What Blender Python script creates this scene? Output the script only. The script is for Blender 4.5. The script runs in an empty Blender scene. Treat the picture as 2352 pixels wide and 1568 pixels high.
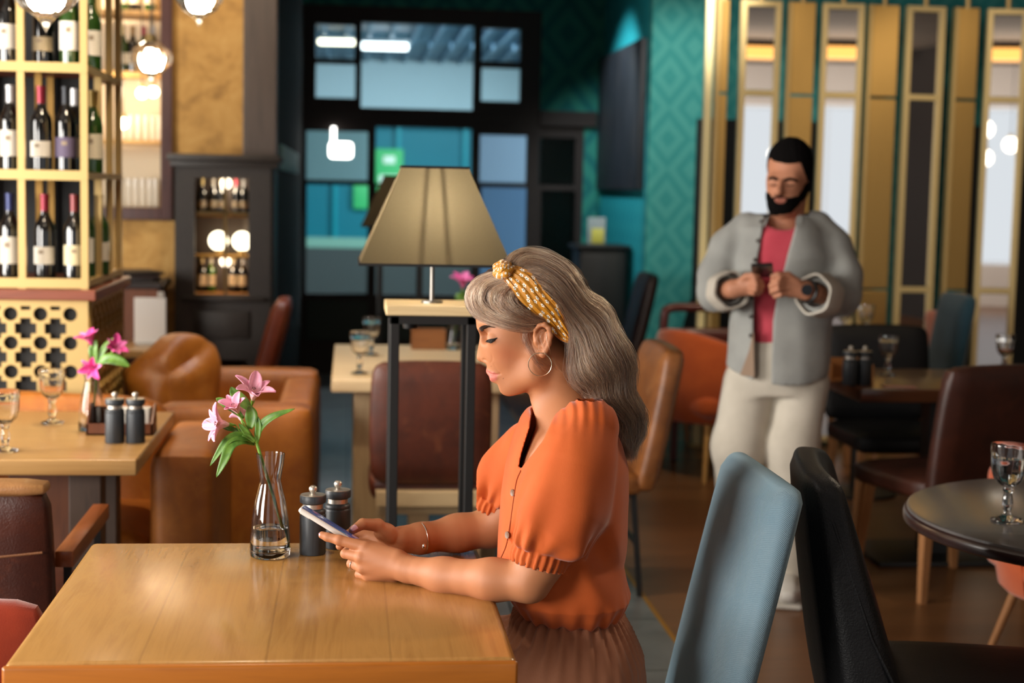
import bpy, bmesh, math, random
import numpy as np
from math import sin, cos, pi, radians, sqrt, atan2
from mathutils import Vector, Matrix, noise as mnoise
random.seed(7)
C = bpy.context.scene.collection
S = bpy.context.scene

# ------------------------------------------------------------------ camera, world, lights, exposure
CAM_H, YAW, PITCH, ROLL, FPX = 1.52, radians(6.0), radians(5.55), .021, 3593.0
_hf = Vector((sin(YAW), cos(YAW), 0)); _r0 = Vector((cos(YAW), -sin(YAW), 0)); _z = Vector((0, 0, 1))
FW = _hf * cos(PITCH) - _z * sin(PITCH); _u0 = _hf * sin(PITCH) + _z * cos(PITCH)
RT = _r0 * cos(ROLL) + _u0 * sin(ROLL); UP = _u0 * cos(ROLL) - _r0 * sin(ROLL)
EYE = Vector((0, 0, CAM_H))
cd = bpy.data.cameras.new('camera'); cam = bpy.data.objects.new('camera', cd); C.objects.link(cam)
cd.sensor_width = 36; cd.sensor_fit = 'HORIZONTAL'; cd.lens = FPX / 2352 * 36; cd.clip_end = 100; cd.clip_start = .05
m3 = Matrix((RT, UP, -FW)).transposed()
cam.matrix_world = Matrix.Translation(EYE) @ m3.to_4x4()
cd.dof.use_dof = True; cd.dof.focus_distance = 2.98; cd.dof.aperture_fstop = 3.2
S.camera = cam
S.view_settings.view_transform = 'Standard'; S.view_settings.look = 'None'
S.view_settings.exposure = 0.0; S.view_settings.gamma = 1.0; S.view_settings.use_curve_mapping = False
S.cycles.max_bounces = 8; S.cycles.diffuse_bounces = 3; S.cycles.glossy_bounces = 4; S.cycles.transmission_bounces = 8
S.cycles.transparent_max_bounces = 8; S.cycles.sample_clamp_indirect = 4.0; S.cycles.caustics_reflective = False
S.cycles.caustics_refractive = False; S.cycles.use_denoising = True
w = bpy.data.worlds.new('world'); S.world = w; w.use_nodes = True
w.node_tree.nodes['Background'].inputs[0].default_value = (.75, .87, 1, 1); w.node_tree.nodes['Background'].inputs[1].default_value = .15

def area(name, loc, target, sx, sy, power, col, spread=None):
    l = bpy.data.lights.new(name, 'AREA'); l.shape = 'RECTANGLE'; l.size = sx; l.size_y = sy; l.energy = power; l.color = col
    if spread: l.spread = radians(spread)
    o = bpy.data.objects.new(name, l); C.objects.link(o); o.location = loc
    o.rotation_euler = (Vector(target) - Vector(loc)).to_track_quat('-Z', 'Y').to_euler(); return o
def spot(name, loc, target, power, col, ang=70, r=.05, blend=.6):
    l = bpy.data.lights.new(name, 'SPOT'); l.energy = power; l.color = col; l.spot_size = radians(ang); l.spot_blend = blend; l.shadow_soft_size = r
    o = bpy.data.objects.new(name, l); C.objects.link(o); o.location = loc
    o.rotation_euler = (Vector(target) - Vector(loc)).to_track_quat('-Z', 'Y').to_euler(); return o
def point(name, loc, power, col, r=.03):
    l = bpy.data.lights.new(name, 'POINT'); l.energy = power; l.color = col; l.shadow_soft_size = r
    o = bpy.data.objects.new(name, l); C.objects.link(o); o.location = loc; return o
DAY = (1, .95, .88); WARM = (1, .81, .57)
# daylight through the tall windows of the left wall and of the wall behind the camera
area('daylight_left_window', (-3.95, .25, 1.75), (0.5, 3.1, .95), 1.9, 1.9, 330, DAY)
area('daylight_left_window_far', (-3.95, 3.9, 1.75), (2.0, 5.6, 1.0), 1.7, 1.9, 320, DAY)
area('daylight_back_window', (5.0, -3.9, 1.7), (4.5, 6, 1.2), 4.6, 2.2, 26, (.88, .94, 1))
area('daylight_back_window_left', (-1.6, -3.9, 1.7), (.5, 6, 1.0), 2.4, 2.2, 14, (.95, .97, 1))
area('back_ceiling_fill', (5.0, -1.0, 2.5), (5.0, -1.0, 3.4), 4.0, 3.0, 80, (1, .9, .78))  # added uplight, no real fixture: brightens the ceiling that the mirrors show
area('back_wall_fill', (5.0, -1.6, 3.0), (5.0, -4.0, 1.4), 4.5, .5, 50, (1, .93, .86), 120)  # added fill, not daylight: brightens the back wall for the mirrors
# ceiling spots of the restaurant
spot('ceiling_spot_cabinet', (-.6, 4.6, 3.1), (-1.0, 5.7, 1.4), 42, WARM, 60)
spot('ceiling_spot_sofa', (-.7, 5.2, 3.2), (-.55, 5.5, .7), 130, WARM, 75)
spot('ceiling_spot_left_table', (-1.2, 3.9, 3.2), (-.85, 4.8, .7), 55, WARM, 60)
spot('ceiling_spot_front_table', (-.35, 3.1, 3.2), (-.2, 2.9, .7), 34, WARM, 42)
spot('ceiling_spot_pale_table', (.3, 6.4, 3.2), (.3, 6.8, .7), 75, (1, .84, .62), 55)
spot('ceiling_spot_screen', (2.6, 7.0, 3.2), (2.6, 9.2, 1.2), 62, WARM, 70)
spot('ceiling_spot_screen_right', (3.8, 7.0, 3.2), (3.8, 9.2, 1.2), 62, WARM, 70)
spot('ceiling_spot_teal', (.9, 11.3, 3.1), (2.1, 11.8, 1.7), 150, (.8, .95, 1), 75)
spot('ceiling_spot_teal_wall', (1.9, 8.6, 3.2), (2.3, 10.7, 1.7), 170, (1, .95, .85), 55)
spot('aisle_floor_fill', (-.1, 7.6, 3.3), (-.05, 6.9, 0), 130, (.9, .95, 1), 50)  # added lamp that brightens the grey aisle tiles
spot('ceiling_spot_plaster', (-.7, 7.3, 3.2), (-.75, 8.4, 2.2), 55, WARM, 70)
spot('ceiling_spot_orange_chair', (1.5, 7.0, 3.2), (1.9, 8.4, .6), 90, WARM, 50)
spot('ceiling_spot_dark_table', (2.6, 5.6, 3.2), (2.6, 6.6, .7), 40, WARM, 60)

spot('ceiling_spot_right', (2.5, 4.1, 2.9), (.55, 3.05, 1.1), 110, (1, .80, .58), 40, .12)
# ------------------------------------------------------------------ pixel helpers (2352 x 1568 frame)
def ray(px, py): return FW + RT * ((px - 1176) / FPX) - UP * ((py - 784) / FPX)
def PD(px, py, d): return EYE + ray(px, py) * d
def GZ(px, py, z=0.0): v = ray(px, py); return EYE + v * ((z - CAM_H) / v.z)
def GY(px, py, Y): v = ray(px, py); return EYE + v * (Y / v.y)

# ------------------------------------------------------------------ materials
def lin(h):
    h = h.lstrip('#'); v = [int(h[i:i + 2], 16) / 255 for i in (0, 2, 4)]
    return tuple(x / 12.92 if x <= .04045 else ((x + .055) / 1.055) ** 2.4 for x in v) + (1,)
class NT:
    def __init__(s, name):
        s.m = bpy.data.materials.new(name); s.m.use_nodes = True; s.t = s.m.node_tree
        s.b = s.t.nodes['Principled BSDF']; s.out = s.t.nodes['Material Output']
    def n(s, typ, **kw):
        x = s.t.nodes.new(typ)
        for k, v in kw.items():
            if k.startswith('i_'): x.inputs[k[2:].replace('_', ' ')].default_value = v
            else: setattr(x, k, v)
        return x
    def l(s, a, b): s.t.links.new(a, b)
    def set(s, **kw):
        for k, v in kw.items(): s.b.inputs[k.replace('_', ' ')].default_value = v
        return s
    def coords(s, scale=(1, 1, 1), which='Object', rot=(0, 0, 0)):
        tc = s.n('ShaderNodeTexCoord'); mp = s.n('ShaderNodeMapping'); mp.inputs['Scale'].default_value = scale; mp.inputs['Rotation'].default_value = rot
        s.l(tc.outputs[which], mp.inputs['Vector']); return mp.outputs['Vector']
    def ramp(s, fac, stops):
        r = s.n('ShaderNodeValToRGB'); e = r.color_ramp.elements
        while len(e) < len(stops): e.new(.5)
        for x, (p, c) in zip(e, stops): x.position = p; x.color = c if len(c) == 4 else tuple(c) + (1,)
        s.l(fac, r.inputs[0]); return r.outputs[0]
    def noise(s, vec, scale, detail=4, rough=.5, dist=0):
        x = s.n('ShaderNodeTexNoise'); x.inputs['Scale'].default_value = scale; x.inputs['Detail'].default_value = detail
        x.inputs['Roughness'].default_value = rough; x.inputs['Distortion'].default_value = dist
        if vec is not None: s.l(vec, x.inputs['Vector'])
        return x.outputs['Fac']
    def math(s, op, a, b=None):
        x = s.n('ShaderNodeMath', operation=op)
        for i, v in ((0, a), (1, b)):
            if v is None: continue
            if isinstance(v, (int, float)): x.inputs[i].default_value = v
            else: s.l(v, x.inputs[i])
        return x.outputs[0]
    def mix(s, fac, a, b, blend='MIX'):
        x = s.n('ShaderNodeMix', data_type='RGBA', blend_type=blend)
        for i, v in ((0, fac), (6, a), (7, b)):
            if isinstance(v, (int, float, tuple)): x.inputs[i].default_value = v
            else: s.l(v, x.inputs[i])
        return x.outputs[2]
    def bump(s, h, strength=.3, dist=.01):
        x = s.n('ShaderNodeBump'); x.inputs['Strength'].default_value = strength; x.inputs['Distance'].default_value = dist
        s.l(h, x.inputs['Height']); s.l(x.outputs[0], s.b.inputs['Normal'])
_mc = {}
def cache(f):
    def g(name, *a, **k):
        if name not in _mc: _mc[name] = f(name, *a, **k)
        return _mc[name]
    return g
@cache
def plain(name, col, rough=.5, metal=0, spec=.5, coat=0, emit=None, es=0):
    t = NT(name); t.set(Base_Color=lin(col), Roughness=rough, Metallic=metal, Specular_IOR_Level=spec, Coat_Weight=coat, Coat_Roughness=.15)
    if emit: t.set(Emission_Color=lin(emit), Emission_Strength=es)
    return t.m
@cache
def wood(name, c1, c2, c3=None, rough=.4, axis=1, scale=1.0, coat=.0, planks=None, bump=.05, seam=.45):
    t = NT(name); t.set(Roughness=rough, Coat_Weight=coat, Coat_Roughness=.18)
    sc = [9 * scale] * 3; sc[axis] = .9 * scale
    v = t.coords(tuple(sc)); n1 = t.noise(v, 2.2, 6, .6, 1.6); sc2 = [70 * scale] * 3; sc2[axis] = 2.0 * scale
    n2 = t.noise(t.coords(tuple(sc2)), 2.0, 3, .6, .3)
    f = t.math('ADD', t.math('MULTIPLY', n1, .72), t.math('MULTIPLY', n2, .28))
    col = t.ramp(f, [(.3, lin(c1)), (.52, lin(c2)), (.72, lin(c3 or c1))])
    if planks:
        # boards side by side: a different tone for each
        w_ax, width = planks; tc = t.n('ShaderNodeTexCoord'); sp = t.n('ShaderNodeSeparateXYZ'); t.l(tc.outputs['Object'], sp.inputs[0])
        k = t.math('FLOOR', t.math('DIVIDE', sp.outputs[w_ax], width)); wn = t.n('ShaderNodeTexWhiteNoise', noise_dimensions='1D'); t.l(k, wn.inputs['W'])
        col = t.mix(t.math('MULTIPLY', wn.outputs[0], seam), col, lin(c1), 'MIX')
        fr = t.math('FRACT', t.math('DIVIDE', sp.outputs[w_ax], width)); edge = t.math('LESS_THAN', fr, .02)
        col = t.mix(t.math('MULTIPLY', edge, seam), col, (.02, .01, .005, 1))
    t.l(col, t.b.inputs['Base Color']); t.bump(n2, bump, .004); return t.m
@cache
def leather(name, c1, c2, rough=.45, wear=None, spec=.5):
    t = NT(name); t.set(Roughness=rough, Specular_IOR_Level=spec); v = t.coords()
    n = t.noise(v, 6, 6, .65, .4); col = t.ramp(n, [(.32, lin(c1)), (.66, lin(c2))])
    if wear:
        n3 = t.noise(v, 14, 5, .7, 1); col = t.mix(t.ramp(n3, [(.56, (0, 0, 0)), (.72, (.6, .6, .6))]), col, lin(wear))
    t.l(col, t.b.inputs['Base Color']); n2 = t.noise(v, 240, 3, .6)
    t.bump(t.math('ADD', n2, t.math('MULTIPLY', t.noise(v, 9, 3), 1.5)), .25, .006); return t.m
@cache
def fabric(name, c1, c2=None, rough=.9, scale=500, bump=.3, sheen=.2):
    t = NT(name); t.set(Roughness=rough, Specular_IOR_Level=.2, Sheen_Weight=sheen, Sheen_Roughness=.5); v = t.coords()
    n = t.noise(v, 8, 4, .6); n2 = t.noise(v, scale, 2)
    t.l(t.ramp(n, [(.3, lin(c1)), (.7, lin(c2 or c1))]), t.b.inputs['Base Color']); t.bump(n2, bump, .002); return t.m
@cache
def metal(name, col, rough=.3, brushed=False):
    t = NT(name); t.set(Base_Color=lin(col), Metallic=1.0, Roughness=rough)
    if brushed: t.bump(t.noise(t.coords((3, 3, 200)), 3, 2), .05, .002)
    return t.m
@cache
def glass(name, col='#ffffff', rough=0.0, ior=1.45):
    t = NT(name); t.set(Base_Color=lin(col), Roughness=rough, Transmission_Weight=1.0, IOR=ior); return t.m
@cache
def glow(name, col, st):
    t = NT(name); t.set(Base_Color=(0, 0, 0, 1), Emission_Color=lin(col), Emission_Strength=st); return t.m

# ------------------------------------------------------------------ mesh helpers
def frame_of(d):
    d = Vector(d).normalized(); a = Vector((0, 0, 1)) if abs(d.z) < .9 else Vector((0, 1, 0))
    x = d.cross(a).normalized(); return x, d.cross(x).normalized(), d
def catmull(pts, n):
    P = [Vector(p) for p in pts]; out = []
    Q = [P[0] * 2 - P[1]] + P + [P[-1] * 2 - P[-2]]
    for i in range(len(P) - 1):
        a, b, c, d = Q[i:i + 4]
        for k in range(n):
            t = k / n; out.append(.5 * ((2 * b) + (c - a) * t + (2 * a - 5 * b + 4 * c - d) * t * t + (3 * b - a - 3 * c + d) * t ** 3))
    out.append(P[-1]); return out
class MB:
    def __init__(s): s.bm = bmesh.new()
    def _add(s, verts, faces, mi=0):
        vs = [s.bm.verts.new(v) for v in verts]
        for f in faces:
            try: fc = s.bm.faces.new([vs[i] for i in f]); fc.material_index = mi
            except ValueError: pass
        return s
    def box(s, c, size, bev=0, seg=2, rot=None, mi=0):
        b = bmesh.new(); bmesh.ops.create_cube(b, size=1); bmesh.ops.scale(b, vec=size, verts=b.verts)
        if bev: bmesh.ops.bevel(b, geom=b.edges[:], offset=bev, segments=seg, affect='EDGES', profile=.5)
        M = Matrix.Translation(c) @ (rot.to_4x4() if rot is not None else Matrix())
        vs = [M @ v.co for v in b.verts]; s._add(vs, [[v.index for v in f.verts] for f in b.faces], mi); b.free(); return s
    def bx(s, x0, x1, y0, y1, z0, z1, bev=0, seg=2, mi=0):
        return s.box(((x0 + x1) / 2, (y0 + y1) / 2, (z0 + z1) / 2), (abs(x1 - x0), abs(y1 - y0), abs(z1 - z0)), bev, seg, None, mi)
    def bar(s, p, q, w, d=None, bev=0, tw=None, mi=0):
        p, q = Vector(p), Vector(q); x, y, z = frame_of(q - p)
        R = Matrix((x, y, z)).transposed(); return s.box((p + q) / 2, (w, d or w, (q - p).length), bev, 2, R, mi)
    def rings(s, rs, cap=True, closed=True, mi=0):
        n = len(rs[0]); verts = [v for r in rs for v in r]; F = []
        for i in range(len(rs) - 1):
            for j in range(n if closed else n - 1):
                k = (j + 1) % n; F.append((i * n + j, i * n + k, (i + 1) * n + k, (i + 1) * n + j))
        if cap and closed: F.append(tuple(range(n))[::-1]); F.append(tuple((len(rs) - 1) * n + j for j in range(n)))
        return s._add(verts, F, mi)
    def lathe(s, prof, n=24, c=(0, 0, 0), axis=None, rmod=None, mi=0):
        c = Vector(c); X, Y, Z = (Vector((1, 0, 0)), Vector((0, 1, 0)), Vector((0, 0, 1))) if axis is None else frame_of(axis)
        rs = [[c + (X * cos(2 * pi * j / n) + Y * sin(2 * pi * j / n)) * max(r, 1e-5) * (rmod(j / n, z) if rmod else 1) + Z * z for j in range(n)] for r, z in prof]
        return s.rings(rs, cap=False, mi=mi)
    def cyl(s, p, q, r0, r1=None, n=16, mi=0):
        r1 = r0 if r1 is None else r1; p, q = Vector(p), Vector(q); x, y, _ = frame_of(q - p)
        return s.rings([[o + (x * cos(2 * pi * j / n) + y * sin(2 * pi * j / n)) * r for j in range(n)] for o, r in ((p, r0), (q, r1))], mi=mi)
    def tube(s, pts, r, n=8, mi=0, cap=True):
        pts = [Vector(p) for p in pts]; rr = r if hasattr(r, '__len__') else [r] * len(pts); rs = []; x = None
        for i, p in enumerate(pts):
            d = (pts[min(i + 1, len(pts) - 1)] - pts[max(i - 1, 0)]).normalized()
            if x is None: x = frame_of(d)[0]
            x = (x - d * x.dot(d)).normalized(); y = d.cross(x)
            rs.append([p + (x * cos(2 * pi * j / n) + y * sin(2 * pi * j / n)) * rr[i] for j in range(n)])
        return s.rings(rs, cap=cap, mi=mi)
    def sphere(s, c, r, u=16, v=10, mi=0):
        r = r if hasattr(r, '__len__') else (r, r, r); c = Vector(c)
        rs = [[c + Vector((r[0] * sin(pi * i / v) * cos(2 * pi * j / u), r[1] * sin(pi * i / v) * sin(2 * pi * j / u), -r[2] * cos(pi * i / v))) for j in range(u)] for i in range(v + 1)]
        rs[0] = [q + Vector((1e-5 * cos(j), 1e-5 * sin(j), 0)) for j, q in enumerate(rs[0])]
        return s.rings(rs, cap=False, mi=mi)
    def soft(s, c, size, r=.04, bulge=.01, n=10, rot=None, fn=None, mi=0):
        """an upholstered block: rounded edges, gently bulging faces"""
        b = bmesh.new(); bmesh.ops.create_cube(b, size=2); bmesh.ops.subdivide_edges(b, edges=b.edges[:], cuts=n, use_grid_fill=True)
        h = Vector(size) / 2; out = []
        for v in b.verts:
            q = v.co; t = Vector([math.copysign(abs(a) ** .75, a) for a in q]); p = Vector((t.x * h.x, t.y * h.y, t.z * h.z)); r_ = min(r, *[a * .98 for a in h])
            inn = Vector([max(-(h[i] - r_), min(h[i] - r_, p[i])) for i in range(3)]); d = p - inn
            if d.length > 1e-9: p = inn + d.normalized() * min(r_, d.length if sum(abs(x) > 1e-6 for x in d) == 1 else r_)
            ax = max(range(3), key=lambda i: abs(q[i])); o = [i for i in range(3) if i != ax]
            p[ax] += math.copysign(bulge * (1 - q[o[0]] ** 2) * (1 - q[o[1]] ** 2), q[ax])
            if fn: p = fn(p, q)
            out.append(p)
        M = Matrix.Translation(c) @ (rot.to_4x4() if rot is not None else Matrix())
        s._add([M @ p for p in out], [[v.index for v in f.verts] for f in b.faces], mi); b.free(); return s
    def mesh(s, name, smooth=True, ang=40):
        bmesh.ops.recalc_face_normals(s.bm, faces=s.bm.faces[:]); me = bpy.data.meshes.new(name); s.bm.to_mesh(me); s.bm.free()
        if smooth: me.shade_smooth(); me.set_sharp_from_angle(angle=radians(ang))
        return me
    def build(s, name, mat, parent=None, smooth=True, ang=40):
        return link(name, s.mesh(name, smooth, ang), mat, parent)
def link(name, me, mat, parent=None):
    for m in (mat if isinstance(mat, (list, tuple)) else [mat]): me.materials.append(m)
    o = bpy.data.objects.new(name, me); C.objects.link(o)
    if parent is not None: o.parent = parent
    return o
def tag(o, label, cat, group=None, kind=None):
    o['label'] = label; o['category'] = cat
    if group: o['group'] = group
    if kind: o['kind'] = kind
    return o
def thing(name, label, cat, loc=(0, 0, 0), rz=0, group=None):
    o = bpy.data.objects.new(name, None); o.empty_display_size = .1; C.objects.link(o); o.location = loc; o.rotation_euler = (0, 0, rz)
    return tag(o, label, cat, group)
def dup(root, loc, rz=None, label=None, group=None):
    r = root.copy(); C.objects.link(r); r.location = loc
    if rz is not None: r.rotation_euler = (0, 0, rz)
    if label: r['label'] = label
    if group: r['group'] = group
    for ch in list(root.children):
        c = ch.copy(); C.objects.link(c); c.parent = r
        for g in list(ch.children):
            d = g.copy(); C.objects.link(d); d.parent = c
    return r
def struct(name, mb, mat, smooth=False, parent=None):
    o = mb.build(name, mat, parent, smooth); o['kind'] = 'structure' ; return o
def RZ(a): return Matrix.Rotation(a, 3, 'Z')
def RX(a): return Matrix.Rotation(a, 3, 'X')
def RY(a): return Matrix.Rotation(a, 3, 'Y')
def plate_with_holes(name, outer, holes, depth, mat, parent=None, M=None):
    """flat plate of a given thickness with shaped holes (a filled 2D curve turned into a mesh)"""
    cu = bpy.data.curves.new(name, 'CURVE'); cu.dimensions = '2D'; cu.fill_mode = 'BOTH'; cu.extrude = depth / 2
    for poly in [outer] + holes:
        sp = cu.splines.new('POLY'); sp.points.add(len(poly) - 1); sp.use_cyclic_u = True
        for p, (x, y) in zip(sp.points, poly): p.co = (x, y, 0, 1)
    tmp = bpy.data.objects.new('tmp', cu); C.objects.link(tmp); dg = bpy.context.evaluated_depsgraph_get()
    me = bpy.data.meshes.new_from_object(tmp.evaluated_get(dg)); bpy.data.objects.remove(tmp); bpy.data.curves.remove(cu); me.name = name
    if M is not None: me.transform(M)
    me.materials.clear(); return link(name, me, mat, parent)
# ------------------------------------------------------------------ the setting
@cache
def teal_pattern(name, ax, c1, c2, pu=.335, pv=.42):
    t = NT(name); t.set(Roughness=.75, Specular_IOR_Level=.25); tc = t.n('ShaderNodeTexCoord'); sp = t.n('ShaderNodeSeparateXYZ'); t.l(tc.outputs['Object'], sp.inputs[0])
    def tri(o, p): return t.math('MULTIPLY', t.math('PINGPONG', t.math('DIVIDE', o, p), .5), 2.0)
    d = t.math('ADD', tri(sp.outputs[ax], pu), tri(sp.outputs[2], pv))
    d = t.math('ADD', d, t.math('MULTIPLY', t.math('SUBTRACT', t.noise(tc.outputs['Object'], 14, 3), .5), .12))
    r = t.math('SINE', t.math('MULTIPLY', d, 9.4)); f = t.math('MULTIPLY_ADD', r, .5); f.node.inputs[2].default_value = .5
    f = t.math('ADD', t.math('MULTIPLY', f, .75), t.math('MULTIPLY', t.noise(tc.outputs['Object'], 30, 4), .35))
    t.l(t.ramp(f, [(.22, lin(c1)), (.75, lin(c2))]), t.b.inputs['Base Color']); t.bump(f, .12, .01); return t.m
@cache
def plaster(name, c1, c2, c3):
    t = NT(name); t.set(Roughness=.9); v = t.coords(); n = t.noise(v, 5, 7, .7, .5)
    t.l(t.ramp(n, [(.3, lin(c1)), (.5, lin(c2)), (.68, lin(c3))]), t.b.inputs['Base Color']); t.bump(n, .4, .01); return t.m
@cache
def tile(name, c1, c2, size=.6, rough=.35):
    t = NT(name); t.set(Roughness=rough); v = t.coords(); br = t.n('ShaderNodeTexBrick', offset=.0); br.inputs['Scale'].default_value = 1 / size
    br.inputs['Mortar Size'].default_value = .008; br.inputs['Row Height'].default_value = 1; br.inputs['Brick Width'].default_value = 1; t.l(v, br.inputs['Vector'])
    n = t.ramp(t.noise(v, 4, 6, .65), [(.3, lin(c1)), (.7, lin(c2))]); t.l(n, br.inputs['Color1']); t.l(n, br.inputs['Color2']); br.inputs['Mortar'].default_value = (.015, .015, .015, 1)
    t.l(br.outputs[0], t.b.inputs['Base Color']); return t.m
GOLD = metal('brushed_gold', '#bd9a5c', .42, True)
GOLD_PAINT = plain('gold_paint', '#bfa26a', .42, .5)
BLACK_METAL = plain('black_powder_coat', '#141414', .45)
DARKWOOD = wood('dark_stained_wood', '#0d0605', '#1c0e0a', '#120807', .6)
CHARWOOD = wood('charcoal_cabinet_wood', '#1d1917', '#2d2723', '#191513', .5)
M_floor_wood = wood('oak_floor', '#5a3a20', '#7d5330', '#6b4526', .34, 0, .7, planks=(1, .12))
M_floor_tile = tile('grey_stone_tile', '#55575a', '#77797c', .6)
M_ceiling = wood('grey_ceiling_planks', '#6d6259', '#94887c', '#7d7268', .8, 0, .5, planks=(1, .16))
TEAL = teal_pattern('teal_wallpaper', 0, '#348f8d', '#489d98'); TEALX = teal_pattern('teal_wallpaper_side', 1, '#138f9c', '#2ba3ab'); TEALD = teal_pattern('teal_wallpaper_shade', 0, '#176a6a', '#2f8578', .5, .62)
STAIN = 1.12
struct('floor', MB().bx(-4.05, STAIN - .008, -4.1, 12.85, -.1, 0), M_floor_tile)
struct('floor_wood', MB().bx(STAIN + .008, 8.2, -4.1, 12.85, -.1, 0), M_floor_wood)
struct('trim_1', MB().bx(STAIN - .008, STAIN + .008, -4.1, 10.7, -.1, .002), plain('brass_strip', '#c28a2c', .4, .6))
struct('ceiling', MB().bx(-4.05, 8.2, -4.1, 12.9, 3.4, 3.5), M_ceiling)
WALLP = plain('pale_wall_paint', '#cdc6c0', .85)
def wall_holes(name, axis, pos, a0, a1, z0, z1, holes, t, mat):
    """wall slab perpendicular to an axis, split into strips around rectangular openings (a0,a1,z0,z1)"""
    mb = MB(); cuts = sorted({a0, a1, *[h[0] for h in holes], *[h[1] for h in holes]})
    for p, q in zip(cuts, cuts[1:]):
        hs = sorted([(h[2], h[3]) for h in holes if h[0] <= p and h[1] >= q]); z = z0
        for lo, hi in hs + [(z1, z1)]:
            if lo > z + 1e-6:
                if axis == 'y': mb.bx(p, q, pos, pos + t, z, lo)
                else: mb.bx(pos, pos + t, p, q, z, lo)
            z = hi
    return struct(name, mb, mat)
wall_holes('wall_left', 'x', -4.15, -4.1, 8.4, 0, 3.4, [(-.7, 1.2, .8, 2.7), (3.05, 4.75, .8, 2.7)], .1, WALLP)
wall_holes('wall_back', 'y', -4.1, -4.05, 8.2, 0, 3.4, [(-2.8, -.4, .6, 2.8), (2.7, 7.3, .6, 2.8)], .1, WALLP)
struct('wall_right', MB().bx(8.2, 8.3, -4.1, 10.8, 0, 3.4), plain('dark_brown_wall', '#1d1511', .8))
def win_frame(n, axis, pos, a0, a1, z0, z1, nm):
    mb = MB()
    def piece(p, q, lo, hi): mb.bx(p, q, pos - .03, pos + .03, lo, hi) if axis == 'y' else mb.bx(pos - .03, pos + .03, p, q, lo, hi)
    piece(a0, a0 + .05, z0, z1); piece(a1 - .05, a1, z0, z1); piece(a0, a1, z0, z0 + .05); piece(a0, a1, z1 - .05, z1)
    for k in range(1, nm): x = a0 + (a1 - a0) * k / nm; piece(x - .02, x + .02, z0, z1)
    struct('window_%d' % n, mb, DARKWOOD)
win_frame(1, 'x', -4.1, -.7, 1.2, .8, 2.7, 2); win_frame(2, 'x', -4.1, 3.05, 4.75, .8, 2.7, 2)
win_frame(3, 'y', -4.05, -2.8, -.4, .6, 2.8, 3); win_frame(4, 'y', -4.05, 2.7, 7.3, .6, 2.8, 5)

# plastered wall behind the bar cabinet, with a bar niche
LY = 8.4
PLASTER = plaster('ochre_plaster', '#7d5a30', '#b58a4c', '#c8a060')
wall_holes('wall_plaster', 'y', LY, -4.05, -.55, 0, 3.4, [(-1.75, -.985, 1.38, 2.75)], .12, PLASTER)
struct('trim_2', MB().bx(-.56, -.385, LY - .06, LY + .06, 0, 3.4, .006), wood('dark_column_panel', '#3a302b', '#4d413a', '#382e29', .45, 2))
struct('wall_return', MB().bx(-.42, -.385, LY + .06, 12.8, 0, 3.4), plain('black_panelled_wall', '#1a1a1a', .85, 0, .2))
struct('trim_3', MB().bx(-.385, -.372, 8.7, 11.4, 1.60, 1.74), plain('pale_teal_ledge', '#7fb0ad', .6))
nb = MB().bx(-1.8, -.94, LY + .55, LY + .6, 1.3, 2.8); nb.bx(-1.8, -1.75, LY + .12, LY + .55, 1.3, 2.8); nb.bx(-.985, -.94, LY + .12, LY + .55, 1.3, 2.8); nb.bx(-1.8, -.94, LY + .12, LY + .55, 1.33, 1.38); nb.bx(-1.8, -.94, LY + .12, LY + .55, 2.75, 2.8)
struct('wall_niche', nb, plain('niche_back_paint', '#d8c6a8', .6))
nf = MB().bx(-1.80, -.985, LY - .04, LY, 1.32, 1.385, .004).bx(-.985, -.925, LY - .04, LY, 1.32, 3.38, .004)
struct('trim_4', nf, wood('reddish_frame_wood', '#2a0f0c', '#46201a', '#2f120e', .4, 2))
for zz in (1.74, 2.1, 2.42): struct('niche_shelf', MB().bx(-1.745, -.99, LY + .14, LY + .5, zz - .02, zz), wood('shelf_oak', '#b98a4a', '#d0a565', '#a97c3e', .5, 0))

# entrance wall: dark timber door screen with glass, teal wallpaper beside it
DY = 12.8
def px_rect(x0, y0, x1, y1, Y=DY):
    a = GY(x0, y1, Y); b = GY(x1, y0, Y); return (a.x, b.x, a.z, b.z)
panes = [px_rect(725, 58, 815, 134), px_rect(829, 60, 1089, 247), px_rect(1105, 68, 1195, 141), px_rect(725, 148, 816, 224), px_rect(1104, 158, 1195, 232)]
low = [px_rect(703, 303, 845, 412), px_rect(862, 296, 1084, 420), px_rect(1100, 312, 1210, 418), px_rect(1236, 318, 1320, 424),
       px_rect(703, 426, 845, 672), px_rect(862, 432, 1084, 675), px_rect(1100, 432, 1210, 680), px_rect(1236, 438, 1320, 690)]
X0, X1, ZT = -.385, GY(1376, 300, DY).x + .02, 3.4
dx = GY(1243, 60, DY).x; tz = GY(1240, 275, DY).z
screen_top = plate_with_holes('door_1', [(X0, tz), (dx, tz), (dx, GY(1000, 20, DY).z), (X0, GY(1000, 20, DY).z)], [[(a, c), (b, c), (b, d), (a, d)] for a, b, c, d in panes], .1, DARKWOOD, None, Matrix.Translation((0, DY, 0)) @ Matrix.Rotation(pi / 2, 4, 'X'))
screen_low = plate_with_holes('door_2', [(X0, .0), (GY(1340, 300, DY).x, .0), (GY(1340, 300, DY).x, tz - .001), (X0, tz - .001)], [[(a, c), (b, c), (b, d), (a, d)] for a, b, c, d in low], .1, DARKWOOD, None, Matrix.Translation((0, DY, 0)) @ Matrix.Rotation(pi / 2, 4, 'X'))
for o in (screen_top, screen_low): o['kind'] = 'structure'
PANE = glass('door_glass', '#e8f4f4', 0, 1.02)
for k, (a, b, c, d) in enumerate(panes + low):
    g = MB().bx(a - .004, b + .004, DY - .004, DY + .004, c - .004, d + .004).build('door_glass', PANE, screen_top if k < 5 else screen_low, False)
pt = MB()
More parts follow.
